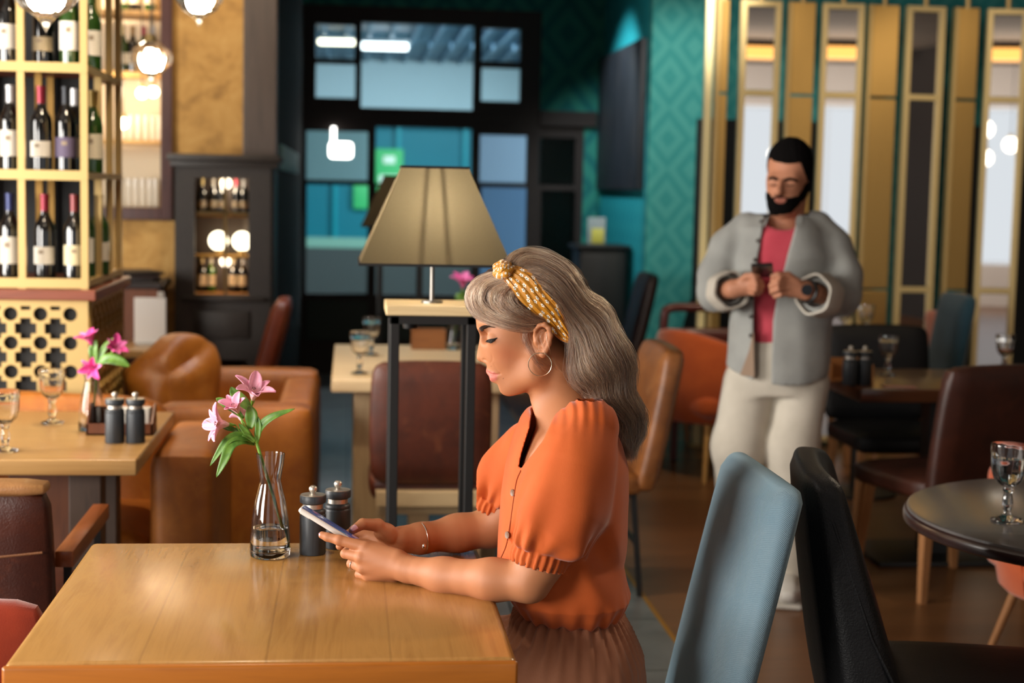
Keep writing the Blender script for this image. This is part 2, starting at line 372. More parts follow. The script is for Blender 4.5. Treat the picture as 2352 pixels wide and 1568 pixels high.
pt.bx(X0, dx, DY - .05, DY + .05, GY(1000, 20, DY).z, ZT); pt.bx(dx, X1 + .3, DY - .05, DY + .05, tz, ZT); pt.bx(GY(1340, 300, DY).x, X1 + .3, DY - .05, DY + .05, 0, tz)
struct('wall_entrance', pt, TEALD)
struct('trim_5', MB().bx(dx, GY(1366, 280, DY).x, DY - .1, DY - .05, tz - .05, tz + .07), DARKWOOD)
for (a, b, c, d) in [px_rect(703, 690, 845, 780), px_rect(862, 690, 1084, 780), px_rect(1100, 695, 1210, 790)]:
    struct('trim_6', MB().bx(a, b, DY - .07, DY - .05, c, d, .008), plain('dark_green_panel', '#12251f', .5))
# the concourse beyond the glass
struct('floor_concourse', MB().bx(-3, 5, 12.9, 19.1, -.1, 0), tile('pale_tile', '#6b6f72', '#868a8c', .6))
ct = MB().bx(-3, 5, 12.9, 19, 3.05, 3.15)
for k in range(26): ct.bx(-1.6 + k * .22, -1.6 + k * .22 + .03, 13.0, 18.95, 2.98, 3.05)
struct('ceiling_concourse', ct, plain('blue_grey_slats', '#6f8fa6', .5))
struct('wall_concourse', MB().bx(-3, 5, 19, 19.1, 0, 2.25), plain('teal_shopfront', '#007f92', .5))
struct('trim_7', MB().bx(-3, 5, 18.8, 19.1, 2.25, 3.05), plain('pale_fascia', '#b3cdd6', .6))
struct('trim_8', MB().bx(-3, 5, 18.9, 19, .78, .9), plain('pale_green_rail', '#8fc3b0', .6)); struct('wall_plinth', MB().bx(-3, 5, 18.85, 19, 0, .78), plain('grey_plinth', '#4a5150', .6))
for x in (-.2, .55, 1.35, 2.1): struct('trim_9', MB().bx(x, x + .05, 18.93, 19, .9, 2.25), plain('teal_mullion', '#12a0b0', .4))
area('concourse_light', (1, 16.2, 2.9), (1, 17.2, 0), 3.5, 1.2, 120, (.85, .95, 1))
tl = thing('tube_light', 'glowing white tube light on the concourse ceiling, seen through the small top-left door pane', 'ceiling light', GY(775, 97, 15.9), -.1)
MB().box((0, 0, 0), (.38, .10, .05), .015).build('diffuser', glow('tube_glow_warm', '#fff3d8', 7), tl); MB().box((0, 0, .04), (.38, .12, .03), .004).build('housing', plain('white_enamel', '#d8dde0', .5), tl)
t2 = thing('tube_light', 'glowing white tube light on the concourse ceiling, seen through the large top door pane', 'ceiling light', GY(884, 107, 15.9), -.03)
MB().box((0, 0, 0), (.47, .10, .065), .02).build('diffuser', glow('tube_glow', '#f4fbff', 9), t2); MB().box((0, 0, .05), (.49, .12, .03), .004).build('housing', plain('white_enamel', '#d8dde0', .5), t2)
@cache
def frosted(name, col):
    t = NT(name); t.set(Base_Color=lin(col), Roughness=.6); x = t.n('ShaderNodeBsdfTranslucent'); x.inputs[0].default_value = lin(col); m = t.n('ShaderNodeMixShader'); m.inputs[0].default_value = .75
    t.l(t.b.outputs[0], m.inputs[1]); t.l(x.outputs[0], m.inputs[2]); t.l(m.outputs[0], t.out.inputs['Surface']); return t.m
area('door_board_fill', (4.2, 14.6, 2.0), (.4, 12.9, 1.8), 1.0, 1.6, 420, (.88, .95, 1))  # unseen light added to brighten the frosted boards from behind
def poster(x0, y0, x1, y1, Y, mat, label, nm='notice_board', th=.012):
    a, b, c, d = px_rect(x0, y0, x1, y1, Y); o = MB().bx(a, b, Y, Y + th, c, d, .003).build(nm, mat, None, False); return tag(o, label, 'panel')
poster(700, 300, 848, 414, DY + .07, frosted('pale_board', '#c4dadc'), 'pale blue-grey board behind the upper left pane of the entrance door')
poster(1097, 310, 1213, 420, DY + .07, frosted('grey_board', '#b6c4d0'), 'plain grey board behind the upper right pane of the entrance door')
poster(1097, 428, 1213, 690, DY + .07, frosted('blue_grey_board', '#93a8bb'), 'blue-grey board behind the lower right pane of the entrance door')
poster(1232, 312, 1324, 694, DY + .07, plain('dark_green_board', '#1b3330', .4), 'dark green board behind the narrow rightmost panes of the entrance door')
sg = tag(MB().bx(GY(862, 340, 18.7).x, GY(928, 340, 18.7).x, 18.915, 18.999, GY(862, 465, 18.7).z, GY(862, 340, 18.7).z, .01).build('shop_sign', plain('green_sign', '#3fb36c', .5, emit='#2fae66', es=.35)), 'green shop sign with a white panel, seen through the middle of the entrance door', 'sign')
a, b = GY(870, 452, 18.88), GY(918, 402, 18.88); MB().bx(a.x, b.x, 18.895, 18.915, a.z, b.z, .01).build('sign_panel', plain('white_sign_panel', '#d5eadb', .5, emit='#cfeedd', es=.4), sg)
a, b = GY(880, 376, 18.88), GY(908, 358, 18.88); MB().bx(a.x, b.x, 18.895, 18.915, a.z, b.z, .01).build('sign_panel', plain('white_sign_panel', '#d5eadb', .5), sg)
s2 = tag(MB().bx(GY(812, 420, 18.7).x, GY(846, 420, 18.7).x, 18.915, 18.999, GY(812, 480, 18.7).z, GY(812, 424, 18.7).z, .01).build('shop_sign', plain('green_sign', '#3fb36c', .5)), 'small green shop notice, seen through the lower left door pane', 'sign')
reflection_box = thing('pane_reflection', 'glowing white box standing for a lamp reflection in the upper left entrance door pane', 'lamp', GY(783, 345, 12.72))  # glowing box in place of a lamp reflected in the pane
MB().box((0, 0, 0), (.19, .08, .13), .03, 3).build('lamp_shade', glow('reflection_glow_white', '#fffdf5', 6), reflection_box); MB().box((-.06, 0, .12), (.035, .035, .13), .008).build('stem', glow('reflection_glow_white', '#fffdf5', 6), reflection_box)

# teal alcove and front teal wall
TX, TY = 2.045, 10.7
struct('wall_alcove', MB().bx(TX, TX + .1, TY + .1, DY + .1, 0, 3.4), TEALX)
struct('wall_teal', MB().bx(TX, 8.2, TY, TY + .1, 0, 3.4), TEAL)
struct('baseboard_teal', MB().bx(TX, 8.2, TY - .02, TY, 0, .12), DARKWOOD)
a = GY(1600, 275, TY); b = GY(1893, 275, TY); struct('door_3', MB().bx(a.x, b.x, TY - .03, TY - .001, 0, 2.03), plain('black_door_leaf', '#080808', .5))
struct('door_4', MB().bx(GY(2236, 280, TY).x, 8.0, TY - .03, TY - .001, 0, 2.03), plain('black_door_leaf', '#080808', .5))
t = NT('dark_streaked_canvas'); t.set(Roughness=.6); v = t.coords((1, 4, .5)); n = t.noise(v, 2.5, 5, .7)
t.l(t.ramp(n, [(.35, lin('#0b0d12')), (.55, lin('#20242d')), (.7, lin('#4a3f38')), (.8, lin('#4b5368'))]), t.b.inputs['Base Color'])
pn = tag(MB().bx(TX - .045, TX - .001, 10.86, 12.72, 1.535, 2.585, .004).build('wall_painting', t.m), 'dark painting with vertical grey and brown streaks on the bright teal alcove wall', 'painting')
struct('baseboard_alcove', MB().bx(TX - .02, TX, TY, DY, 0, .1), DARKWOOD)

# hanging gold screen of mirrors and slats in front of the teal wall
MY, MT = 9.2, 2.66
MIRROR = NT('mirror_glass').set(Base_Color=(.86, .84, .82, 1), Metallic=1.0, Roughness=.015).m
def mirror_panel(x0, x1, rz, label, top):
    w = x1 - x0; t = thing('mirror_panel', label, 'mirror', ((x0 + x1) / 2, MY, 0), rz, 'gold framed mirrors of the hanging screen'); fw = .034
    f = MB()
    for sx in (-1, 1): f.bx(sx * w / 2 - sx * fw, sx * w / 2, -.025, .025, .03, top, .003)
    for z in (.03 + fw / 2, .965, 2.12, top - fw / 2): f.bx(-w / 2 + fw, w / 2 - fw, -.022, .022, z - fw / 2, z + fw / 2, .003)
    f.build('frame', plain('mirror_frame_gold', '#d0b983', .42, .35), t, False)
    for a, b in ((.065, .945), (.985, 2.1), (2.14, top - .037)): MB().bx(-w / 2 + fw, w / 2 - fw, -.006, .006, a, b).build('mirror_glass', MIRROR, t, False)
    MB().cyl((0, 0, top), (0, 0, 3.4), .016, n=10).build('hanging_rod', GOLD_PAINT, t)
def gold_panel(x0, x1, label, top, rz=0, fl=.0):
    w = x1 - x0; t = thing('gold_slat_panel', label, 'screen panel', ((x0 + x1) / 2, MY, 0), rz, 'plain gold panels of the hanging screen')
    for a, b in ((.03, .955), (.97, 2.105), (2.12, top)): MB().bx(-w / 2 + .012, w / 2, -.012, .012, a, b, .003).build('sheet', GOLD, t, False)
    MB().bx(-w / 2 - .012, -w / 2 + .012, -.03, .03, .03, top, .003).build('edge_flange', GOLD_PAINT, t, False)
    MB().cyl((0, 0, top - .01), (0, 0, 3.4), .016, n=10).build('hanging_rod', GOLD_PAINT, t)
def mx(p): return GY(p, 350, MY).x
px = lambda p, dy=10: GY(p, dy, MY).x
mirror_panel(px(1703), px(1795), radians(.5), 'gold framed mirror nearest the pale gold post, behind the man in grey', MT)
mirror_panel(px(1890), px(1985), radians(-3), 'gold framed mirror just right of the standing man\'s head, reflecting a white window', MT)
mirror_panel(px(2082), px(2172), radians(3), 'gold framed mirror reflecting mostly black, above the far blue chair', MT)
mirror_panel(px(2271), px(2362), radians(-7.0), 'gold framed mirror at the right edge of the photo', MT)
gold_panel(px(1652), px(1676), 'narrow gold slat turned sideways beside the pale gold post', MT, radians(0))
gold_panel(px(1815), px(1874), 'plain gold slat directly above and behind the standing man\'s head', MT)
gold_panel(px(2000), px(2066), 'plain gold slat between the mirror right of the man and the black-looking mirror', MT)
gold_panel(px(2197), px(2250), 'plain gold slat between the black-looking mirror and the mirror at the right edge', MT)
tp = thing('screen_post', 'pale gold square post at the left end of the mirror screen', 'post', (px(1632), MY, 0))
MB().bx(-.022, .022, -.022, .022, 0, 3.4, .003).build('post', plain('pale_gold', '#eadba6', .4, .1), tp); MB().bx(-.05, .05, -.05, .05, 0, .012, .002).build('base_plate', GOLD_PAINT, tp)
# ------------------------------------------------------------------ materials of the furniture
T_FRONT = wood('front_table_wood', '#996a33', '#b98849', '#a6773c', .27, 1, .7, coat=.35, planks=(0, .2), bump=.04, seam=.18)
T_EDGE = wood('front_table_edge_wood', '#8f4e14', '#b4691f', '#9d5a18', .32, 0, .6, coat=.25)
T_LEFT = wood('left_table_wood', '#9a7040', '#b98f58', '#a87c48', .32, 0, .6, coat=.2, planks=(1, .16), seam=.15)
WALNUT = wood('walnut', '#4a2614', '#6a3a20', '#552d18', .45, 2)
PALE = wood('pale_oak', '#b99a72', '#d3b88e', '#c4a67c', .5, 0, .8)
PALEV = wood('pale_oak_leg', '#a88a66', '#c2a57e', '#b2946e', .55, 2, .8)
DARKTOP = wood('dark_brown_tabletop', '#3a2013', '#54301c', '#452718', .28, 0, .7, coat=.4)
LEGWOOD = wood('beech_leg', '#8a5c33', '#a8754a', '#966640', .5, 2)
TANLEATHER = leather('tan_leather', '#8a4a14', '#a9641f', .42, '#b8762e'); BROWNLEATHER = leather('brown_leather', '#3f1a0d', '#5a2613', .42, '#6e3a20')
RUSSET = leather('russet_leather', '#5e2410', '#7c3418', .4); WORN = leather('worn_tan_leather', '#8c5a34', '#b98650', .5, '#d0a878')
BLACKLEATHER = leather('black_leather', '#08080a', '#0f0f11', .46, '#161617', .32); BLUEFAB = fabric('blue_chair_fabric', '#19323f', '#203d4a')
ORANGEVEL = fabric('orange_velvet', '#a8471a', '#bf5822', .85, 300, .2, .5); REDORANGE = fabric('red_orange_velvet', '#8e2d14', '#a03818', .8, 300, .2, .4)

def parsons(name, label, loc, rz, mat, legm, w=.45, d=.46, sh=.47, top=.95, lean=.07, bb=.40, th=.07, group=None, legw=.036, splay=.03, rail=None, legmetal=False, cat='chair'):
    """upholstered side chair; local +y is the way it faces"""
    t = thing(name, label, cat, loc, rz, group)
    MB().soft((0, .02, sh - .045), (w, d, .09), .03, .012, 8).build('seat', mat, t)
    h = top - bb
    def bend(p, q): p.y -= lean * ((p.z + h / 2) / h) ; return p
    MB().soft((0, -d / 2 + .01, bb + h / 2), (w, th, h), .03, .012, 9, None, bend).build('backrest', mat, t)
    if rail: MB().bx(-w / 2 + .02, w / 2 - .02, -d / 2 + .02, d / 2 - .01, sh - .14, sh - .085, .006).build('seat_rail', rail, t)
    for sx in (-1, 1):
        for sy in (-1, 1):
            a = Vector((sx * (w / 2 - .04), sy * (d / 2 - .05), sh - .07)); b = Vector((sx * (w / 2 - .04 + splay), sy * (d / 2 - .05 + splay), 0))
            m = MB()
            if legmetal: m.bar(a, b, .02)
            else: m.rings([[a + Vector((i * legw / 2, j * legw / 2, 0)) for i, j in ((-1, -1), (1, -1), (1, 1), (-1, 1))], [b + Vector((i * legw / 3.2, j * legw / 3.2, 0)) for i, j in ((-1, -1), (1, -1), (1, 1), (-1, 1))]])
            m.build('leg', legm, t, False)
    if legmetal:
        for sy in (-1, 1): MB().bar((-w / 2 + .02, sy * (d / 2 - .035), .2), (w / 2 - .02, sy * (d / 2 - .035), .2), .016).build('crossbar', legm, t, False)
        for sx in (-1, 1): MB().bar((sx * (w / 2 - .025), -d / 2 + .04, .385), (sx * (w / 2 - .025), d / 2 - .04, .385), .016).build('crossbar', legm, t, False)
    return t
def rect_table(name, label, x0, x1, y0, y1, z, th, mat, legm, legs=True, legw=.08, inset=.05, edge=None, group=None):
    t = thing(name, label, 'table', ((x0 + x1) / 2, (y0 + y1) / 2, 0), 0, group); w, d = (x1 - x0) / 2, (y1 - y0) / 2
    MB().bx(-w, w, -d, d, z - th, z, .006, 3).build('tabletop', mat, t, ang=30)
    if legs:
        for sx in (-1, 1):
            for sy in (-1, 1):
                cx_, cy_ = sx * (w - inset - legw / 2), sy * (d - inset - legw / 2); MB().bx(cx_ - legw / 2, cx_ + legw / 2, cy_ - legw / 2, cy_ + legw / 2, 0, z - th, .004).build('leg', legm, t, False)
    return t

# ------------------------------------------------------------------ front table (the woman's)
ft = thing('dining_table', 'golden brown wooden table in front, where the woman in the orange blouse rests her arms', 'table', (-.128, 2.895, 0))
FW2, FD2 = .408, .425
MB().bx(-FW2, FW2, -FD2, FD2, .712, .76, .014, 4).build('tabletop', T_FRONT, ft, ang=30)
for nm, a, b, c, d in (('edge_band', -FW2 - .0, FW2 + .0, -FD2 - .012, -FD2 + .001), ):
    MB().bx(a, b, c, d, .706, .7585, .006, 3).build(nm, T_EDGE, ft, ang=30)
MB().cyl((0, 0, .02), (0, 0, .71), .045, n=20).build('pedestal', BLACK_METAL, ft); MB().bx(-.24, .24, -.24, .24, 0, .02, .005).build('base_plate', BLACK_METAL, ft)
MB().bx(-.2, .2, -.2, .2, .69, .712, .004).build('mounting_plate', BLACK_METAL, ft)

# ------------------------------------------------------------------ left table, its chairs and sofa
lt = rect_table('dining_table', 'long light wooden table at the left, set with goblets and a flower vase', -1.75, -.574, 4.325, 5.25, .76, .045, T_LEFT, WALNUT, legs=False)
def left_leg(x0, x1, y0, y1, m): MB().bx(x0 + 1.162, x1 + 1.162, y0 - 4.7875, y1 - 4.7875, 0, .715, .004).build('leg', m, lt, False)
DARKLEG = wood('dark_table_leg', '#2e2119', '#453226', '#382920', .5, 2)
left_leg(-.775, -.685, 4.42, 4.51, DARKLEG); left_leg(-.775, -.685, 4.71, 4.80, DARKLEG); left_leg(-1.65, -1.56, 4.42, 4.51, DARKLEG); left_leg(-1.65, -1.56, 4.71, 4.80, DARKLEG)
MB().bx(-.98 + 1.162, -.80 + 1.162, 4.62 - 4.7875, 4.66 - 4.7875, .02, .7, .003).build('support_panel', WALNUT, lt, False)

bc = thing('armchair', 'worn dark brown leather chair with wooden armrests at the left edge, back to the camera', 'chair', (-.93, 3.95, 0))
def bfn(p, q): p.y -= .05 * ((p.z + .25) / .5); return p
MB().soft((0, -.22, .565), (.48, .085, .47), .03, .008, 9, None, bfn).build('backrest', leather('dark_brown_worn_leather', '#36150b', '#4c2010', .38, '#5e2c17'), bc)
MB().soft((0, -.27, .808), (.474, .082, .03), .014, .004, 6).build('top_edge', WORN, bc)
MB().soft((0, .06, .43), (.48, .5, .1), .04, .01, 8).build('seat', BROWNLEATHER, bc)
MB().tube([(-.24, -.295, .63), (-.1, -.305, .632), (.1, -.305, .648), (.23, -.297, .66)], .003, 6).build('seam', leather('seam_leather', '#7a4a28', '#8a5a34', .5), bc)
for sx in (-1, 1):
    ar = MB().bx(sx * .265 - .022, sx * .265 + .022, -.22, .34, .605, .645, .004).build('armrest', wood('armrest_wood', '#6b3313', '#8d4a1e', '#773b17', .35, 1, coat=.2), bc, ang=30)
    MB().bar((sx * .265, -.17, .605), (sx * .265, -.17, 0), .018).build('leg', BLACK_METAL, bc, False); MB().bar((sx * .265, .28, .605), (sx * .265, .28, 0), .018).build('leg', BLACK_METAL, bc, False)
    MB().bar((sx * .265, -.17, .38), (sx * .265, .28, .38), .014).build('side_rail', BLACK_METAL, bc, False)
oc = thing('tub_chair', 'red-orange upholstered chair in the bottom left corner beside the front table', 'chair', (-.87, 2.78, 0))
MB().soft((.0, .05, .40), (.5, .5, .12), .05, .02, 8).build('seat', REDORANGE, oc)
MB().soft((-.26, .02, .5), (.09, .56, .40), .04, .01, 8).build('backrest', REDORANGE, oc)
MB().soft((.0, .285, .52), (.56, .07, .36), .03, .01, 8).build('arm', REDORANGE, oc); MB().soft((.0, -.245, .46), (.5, .07, .26), .03, .01, 8).build('arm', REDORANGE, oc)
for sx in (-1, 1):
    for sy in (-1, 1): MB().bar((sx * .2, .02 + sy * .2, .35), (sx * .23, .02 + sy * .23, 0), .03).build('leg', LEGWOOD, oc, False)

def puff(p, q, amp, f): n_ = mnoise.noise(Vector((p.x * f, p.y * f, p.z * f + 3.1))); return p + Vector((p.x, p.y, p.z)).normalized() * amp * n_
s1 = thing('sofa', 'tan leather sofa behind the left table, its block arm facing the camera', 'sofa', (-1.15, 5.25, 0))
MB().soft((.645, -.06, .36), (.20, .72, .66), .035, .006, 10).build('arm', TANLEATHER, s1)
MB().soft((-.62, -.06, .36), (.20, .72, .66), .035, .006, 10).build('arm', TANLEATHER, s1)
MB().soft((-.02, .215, .425), (1.08, .15, .70), .06, .015, 12, None, lambda p, q: puff(p, q, .02, 5)).build('backrest', TANLEATHER, s1)
MB().soft((.01, -.09, .33), (1.06, .60, .20), .05, .03, 12, None, lambda p, q: puff(p, q, .012, 6)).build('seat_cushion', TANLEATHER, s1)
MB().bx(-.68, .70, -.36, .28, .02, .10, .01).build('plinth', BLACK_METAL, s1)
s2 = thing('sofa', 'low tan leather cube sofa behind the front vase, its back turned to the right', 'sofa', (-.42, 6.5, 0))
MB().soft((.0, -.57, .36), (.58, .19, .66), .035, .008, 10).build('arm', TANLEATHER, s2)
MB().soft((.0, .57, .36), (.58, .19, .66), .035, .008, 10).build('arm', TANLEATHER, s2)
MB().soft((.215, 0, .355), (.15, .94, .64), .035, .008, 10).build('backrest', TANLEATHER, s2)
MB().soft((-.07, 0, .34), (.42, .93, .2), .05, .03, 10).build('seat_cushion', TANLEATHER, s2)
MB().soft((-.02, 0, .07), (.56, 1.26, .10), .02, .0, 6).build('plinth', BLACK_METAL, s2)
cu = tag(MB().soft((0, 0, 0), (.24, .36, .36), .09, .045, 12, RZ(-.5) @ RX(.25), lambda p, q: puff(p, q, .05, 6)).build('leather_cushion', leather('cushion_leather', '#8f5218', '#ad6c26', .38, '#c08440')), 'big slouched tan leather cushion between the two leather sofas, behind the pink flowers', 'cushion')
cu.location = GY(384, 903, 6.42) + Vector((.03, 0, 0))

# ------------------------------------------------------------------ wine cabinet
CX0, CX1, CY0, CY1 = -1.80, -.912, 5.62, 6.45
wc = thing('wine_cabinet', 'tall gold framed wine shelf with a pierced base at the left edge', 'cabinet', (CX1, CY0, 0))
def wb(mb, x0, x1, y0, y1, z0, z1, **k): return mb.bx(x0 - CX1, x1 - CX1, y0 - CY0, y1 - CY0, z0, z1, **k)
ZB, ZC = 1.10, 1.138
levels = [ZC + .02, 1.536, 1.908, 2.28, 2.65]
PX = .217
fr = MB()
xs = [CX1 - .025, CX1 - PX - .022, CX1 - 2 * PX - .022, CX1 - 3 * PX - .02, CX0]
for x in xs: wb(fr, x, x + .025, CY0, CY0 + .025, ZC, 3.0)
for y in (CY0 + .3, CY0 + .57, CY1 - .025): wb(fr, CX1 - .025, CX1, y, y + .025, ZC, 3.0)
for z in levels: wb(fr, CX0, CX1, CY0 - .002, CY0 + .025, z - .017, z + .017); wb(fr, CX1 - .025, CX1 + .002, CY0, CY1, z - .012, z + .012)
fr.build('frame', GOLD_PAINT, wc, False)
for x in xs[1:4]:
    m = MB(); 
    for y in (CY0 + .22, CY0 + .45): wb(m, x - .012 + .03, x + .012 + .03, y, y + .03, ZC, 3.0)
    m.build('divider', plain('dim_gold_divider', '#a8803e', .45, .5), wc, False)
for z in levels: wb(MB(), CX0, CX1 - .005, CY0 + .026, CY1 - .03, z - .006, z + .008).build('shelf', wood('reddish_shelf', '#6e3a26', '#8a4c32', '#74402a', .45, 0), wc, False)
wb(MB(), CX0, CX1 - .03, CY0 + .5, CY0 + .52, ZC, 3.0).build('back_panel', plain('black_backing', '#090a0c', .6), wc, False)
wb(MB(), CX0, CX1 + .03, CY0 - .03, CY1 + .03, ZB, ZC, bev=.004).build('ledge', wood('ledge_wood', '#5a2a1a', '#7a3f2a', '#633020', .38, 0, coat=.2), wc, False)
wb(MB(), CX0, CX1 - .02, CY0 + .02, CY1 - .02, .02, ZB).build('carcass', plain('black_backing', '#090a0c', .6), wc, False)
def lattice(x0, x1, z0, z1, per=.102):
    holes = []; nx = int((x1 - x0 - .03) / per); nz = int((z1 - z0 - .05) / per)
    for i in range(nx + 1):
        for k in range(nz + 1):
            cx_, cz_ = x1 - .062 - i * per, z1 - .05 - k * per
            if cx_ - .03 > x0 and cz_ - .03 > z0: holes.append([(cx_ + .0245 * cos(a * pi / 9), cz_ + .0245 * sin(a * pi / 9)) for a in range(18)])
            ex, ez = cx_ - per / 2, cz_ - per / 2; A, B = .037, .0185
            if ex - A > x0 and ez - A > z0: holes.append([(ex - B, ez - A), (ex + B, ez - A), (ex + B, ez - B), (ex + A, ez - B), (ex + A, ez + B), (ex + B, ez + B), (ex + B, ez + A), (ex - B, ez + A), (ex - B, ez + B), (ex - A, ez + B), (ex - A, ez - B), (ex - B, ez - B)])
            if k == 0 and ex - .02 > x0: holes.append([(ex - .017, z1 - .036), (ex + .017, z1 - .036), (ex + .017, z1 - .022), (ex - .017, z1 - .022)])
    return [(x0, z0), (x1, z0), (x1, z1), (x0, z1)], holes
o_, h_ = lattice(CX0 - CX1, 0, .12, ZB)
plate_with_holes('front_lattice', o_, h_, .014, GOLD_PAINT, wc, Matrix.Translation((0, .0, 0)) @ Matrix.Rotation(pi / 2, 4, 'X'))
o_, h_ = lattice(-(CY1 - CY0), 0, .12, ZB)
plate_with_holes('side_lattice', o_, h_, .014, plain('gold_paint_side', '#b08e4a', .42, .55), wc, Matrix.Translation((0, 0, 0)) @ Matrix.Rotation(-pi / 2, 4, 'Z') @ Matrix.Rotation(pi / 2, 4, 'X'))

BOTTLE_DARK = plain('dark_bottle_glass', '#05070a', .06, 0, .7, .3); BOTTLE_GREEN = plain('green_bottle_glass', '#1d3a0c', .08, 0, .7, .3)
_bt = {}
def wine_bottle(x, y, z, cap, label_h, label_c='#cfc8ba', gl=None, text='', group='wine bottles in the gold shelf', rz=None, small=False, s=1.0):
    key = (cap, label_h, label_c, gl is BOTTLE_GREEN)
    lab0, lab1 = .055, .055 + label_h
    if key not in _bt:
        b = MB().lathe([(0, .004), (.03, 0), (.037, .004), (.0375, .02), (.0375, .175), (.034, .195), (.022, .215), (.0155, .235), (.0145, .255), (.0145, .292), (.0155, .294), (.0155, .301), (0, .302)], 20).mesh('wine_bottle')
        c = MB().lathe([(.0152, .238), (.0152, .290), (.0165, .291), (.0165, .3025), (.0, .3035)], 16).mesh('foil_cap')
        l = MB(); n = 14; l.rings([[Vector((.0381 * sin((j / n - .5) * 2.7), -.0381 * cos((j / n - .5) * 2.7), zz)) for j in range(n + 1)] for zz in (lab0, lab1)], closed=False, cap=False)
        l.rings([[Vector((.0383 * sin((j / 6 - .5) * .5), -.0383 * cos((j / 6 - .5) * .5), zz)) for j in range(7)] for zz in (lab0 + label_h * .6, lab0 + label_h * .8)], closed=False, cap=False, mi=1)
        _bt[key] = (b, c, l.mesh('label'))
        b.materials.append(gl or BOTTLE_DARK); c.materials.append(plain('foil_' + cap[1:], cap, .35, .3)); _bt[key][2].materials.append(plain('label_' + label_c[1:], label_c, .7)); _bt[key][2].materials.append(plain('label_mark', '#8a7a66', .7))
    b, c, l = _bt[key]
    o = bpy.data.objects.new('wine_bottle', b); C.objects.link(o); o.location = (x, y, z); o.scale = (s, s, s); o.rotation_euler = (0, 0, rz if rz is not None else random.uniform(-.3, .3))
    tag(o, text, 'bottle', group)
    for nm, me in (('foil_cap', c), ('bottle_label', l)):
        k = bpy.data.objects.new(nm, me); C.objects.link(k); k.parent = o
    return o
def row_bottle(px_, py_, Y, cap, lh, lc, text, gl=None, lev=0):
    p = GY(px_, py_, Y); return wine_bottle(p.x, Y, levels[lev] + .0085, cap, lh, lc, gl, text)
YB = CY0 + .09
row_bottle(24, 630, YB, '#26305e', .095, '#c9c2b4', 'blue-capped wine bottle at the left end of the lowest gold shelf')
row_bottle(104, 630, YB, '#8a1730', .062, '#cfc9bb', 'red-capped wine bottle in the middle of the lowest gold shelf')
row_bottle(172, 630, YB - .02, '#6e2a2c', .07, '#c4b894', 'wine bottle with a cream label beside the corner post on the lowest gold shelf')
row_bottle(196, 630, YB + .16, '#3d5a24', .09, '#cfc9bb', 'green wine bottle behind the corner post on the lowest gold shelf', BOTTLE_GREEN)
row_bottle(228, 630, YB + .30, '#a08434', .07, '#c9c2b4', 'rearmost wine bottle seen through the side of the lowest gold shelf', BOTTLE_GREEN)
row_bottle(25, 375, YB, '#c8c8ca', .09, '#d4cdbf', 'white-capped wine bottle at the left end of the middle gold shelf', None, 1)
row_bottle(96, 375, YB, '#8e1730', .055, '#d2ccbe', 'dark red-capped wine bottle with a short white label on the middle gold shelf', None, 1)
row_bottle(152, 375, YB, '#20242c', .07, '#5a4f68', 'dark-capped wine bottle with a purple-grey label on the middle gold shelf', None, 1)
row_bottle(172, 375, YB + .11, '#d2d2d4', .07, '#cfc8ba', 'wine bottle with a white cap next to the corner post on the middle gold shelf', None, 1)
row_bottle(213, 375, YB + .2, '#8a6f2c', .09, '#d0c7b0', 'green wine bottle seen through the side of the middle gold shelf', BOTTLE_GREEN, 1)
row_bottle(20, 130, YB, '#2c3f8a', .085, '#d8d0c2', 'wine bottle with a large cream label at the left end of the top gold shelf', None, 2)
row_bottle(100, 130, YB + .06, '#3a2c22', .05, '#a89878', 'dark wine bottle under the hanging crystal lamp on the top gold shelf', None, 2)
row_bottle(162, 130, YB - .01, '#3d5a24', .10, '#dad4c8', 'green wine bottle with a tall white label on the top gold shelf', BOTTLE_GREEN, 2)
row_bottle(209, 130, YB + .2, '#3d5a24', .09, '#cfc9bb', 'green wine bottle seen through the side of the top gold shelf', BOTTLE_GREEN, 2)

# ------------------------------------------------------------------ bar niche contents, pendants
REFLECTION_GLOW = glow('warm_reflection_glow', '#ffe3b0', 14); CRYSTAL = glass('crystal_glass', '#fff6e8', .05, 1.4)
k = 0
for zz, pxs, nm in ((1.745, (284, 300, 318, 336, 352, 366), 'g'), (2.105, (282, 305, 330, 352), 'b'), (1.385, (280, 296, 312, 328, 344, 358), 'g2'), (2.425, (285, 312, 345), 'b')):
    for q, p in enumerate(pxs):
        X = GY(p, 300, LY + .32).x
        if nm == 'b': wine_bottle(X, LY + .33, zz, ['#c8b27a', '#7a5a2a', '#8e1730', '#c8c8ca'][q % 4], .07, '#bdb29c', None if q % 2 else BOTTLE_GREEN, 'bottle on an upper shelf of the bar niche behind the hanging crystal lamps', 'bottles in the bar niche', s=.82)
        else:
            h = .13 if nm == 'g' else .15
            tag(MB().lathe([(.0145, 0), (.0155, .003), (.0165, h), (.0145, h), (.0135, .008), (0, .008)], 14, (0, 0, 0)).build('tumbler', plain('pale_glassware', '#cfc9bd', .1, 0, .6)), 'pale glass tumbler in the row on the %s shelf of the bar niche' % ('middle' if nm == 'g' else 'bottom'), 'glass', 'glasses on the %s shelf of the bar niche' % ('middle' if nm == 'g' else 'bottom')).location = (X, LY + .32, zz + .0005)
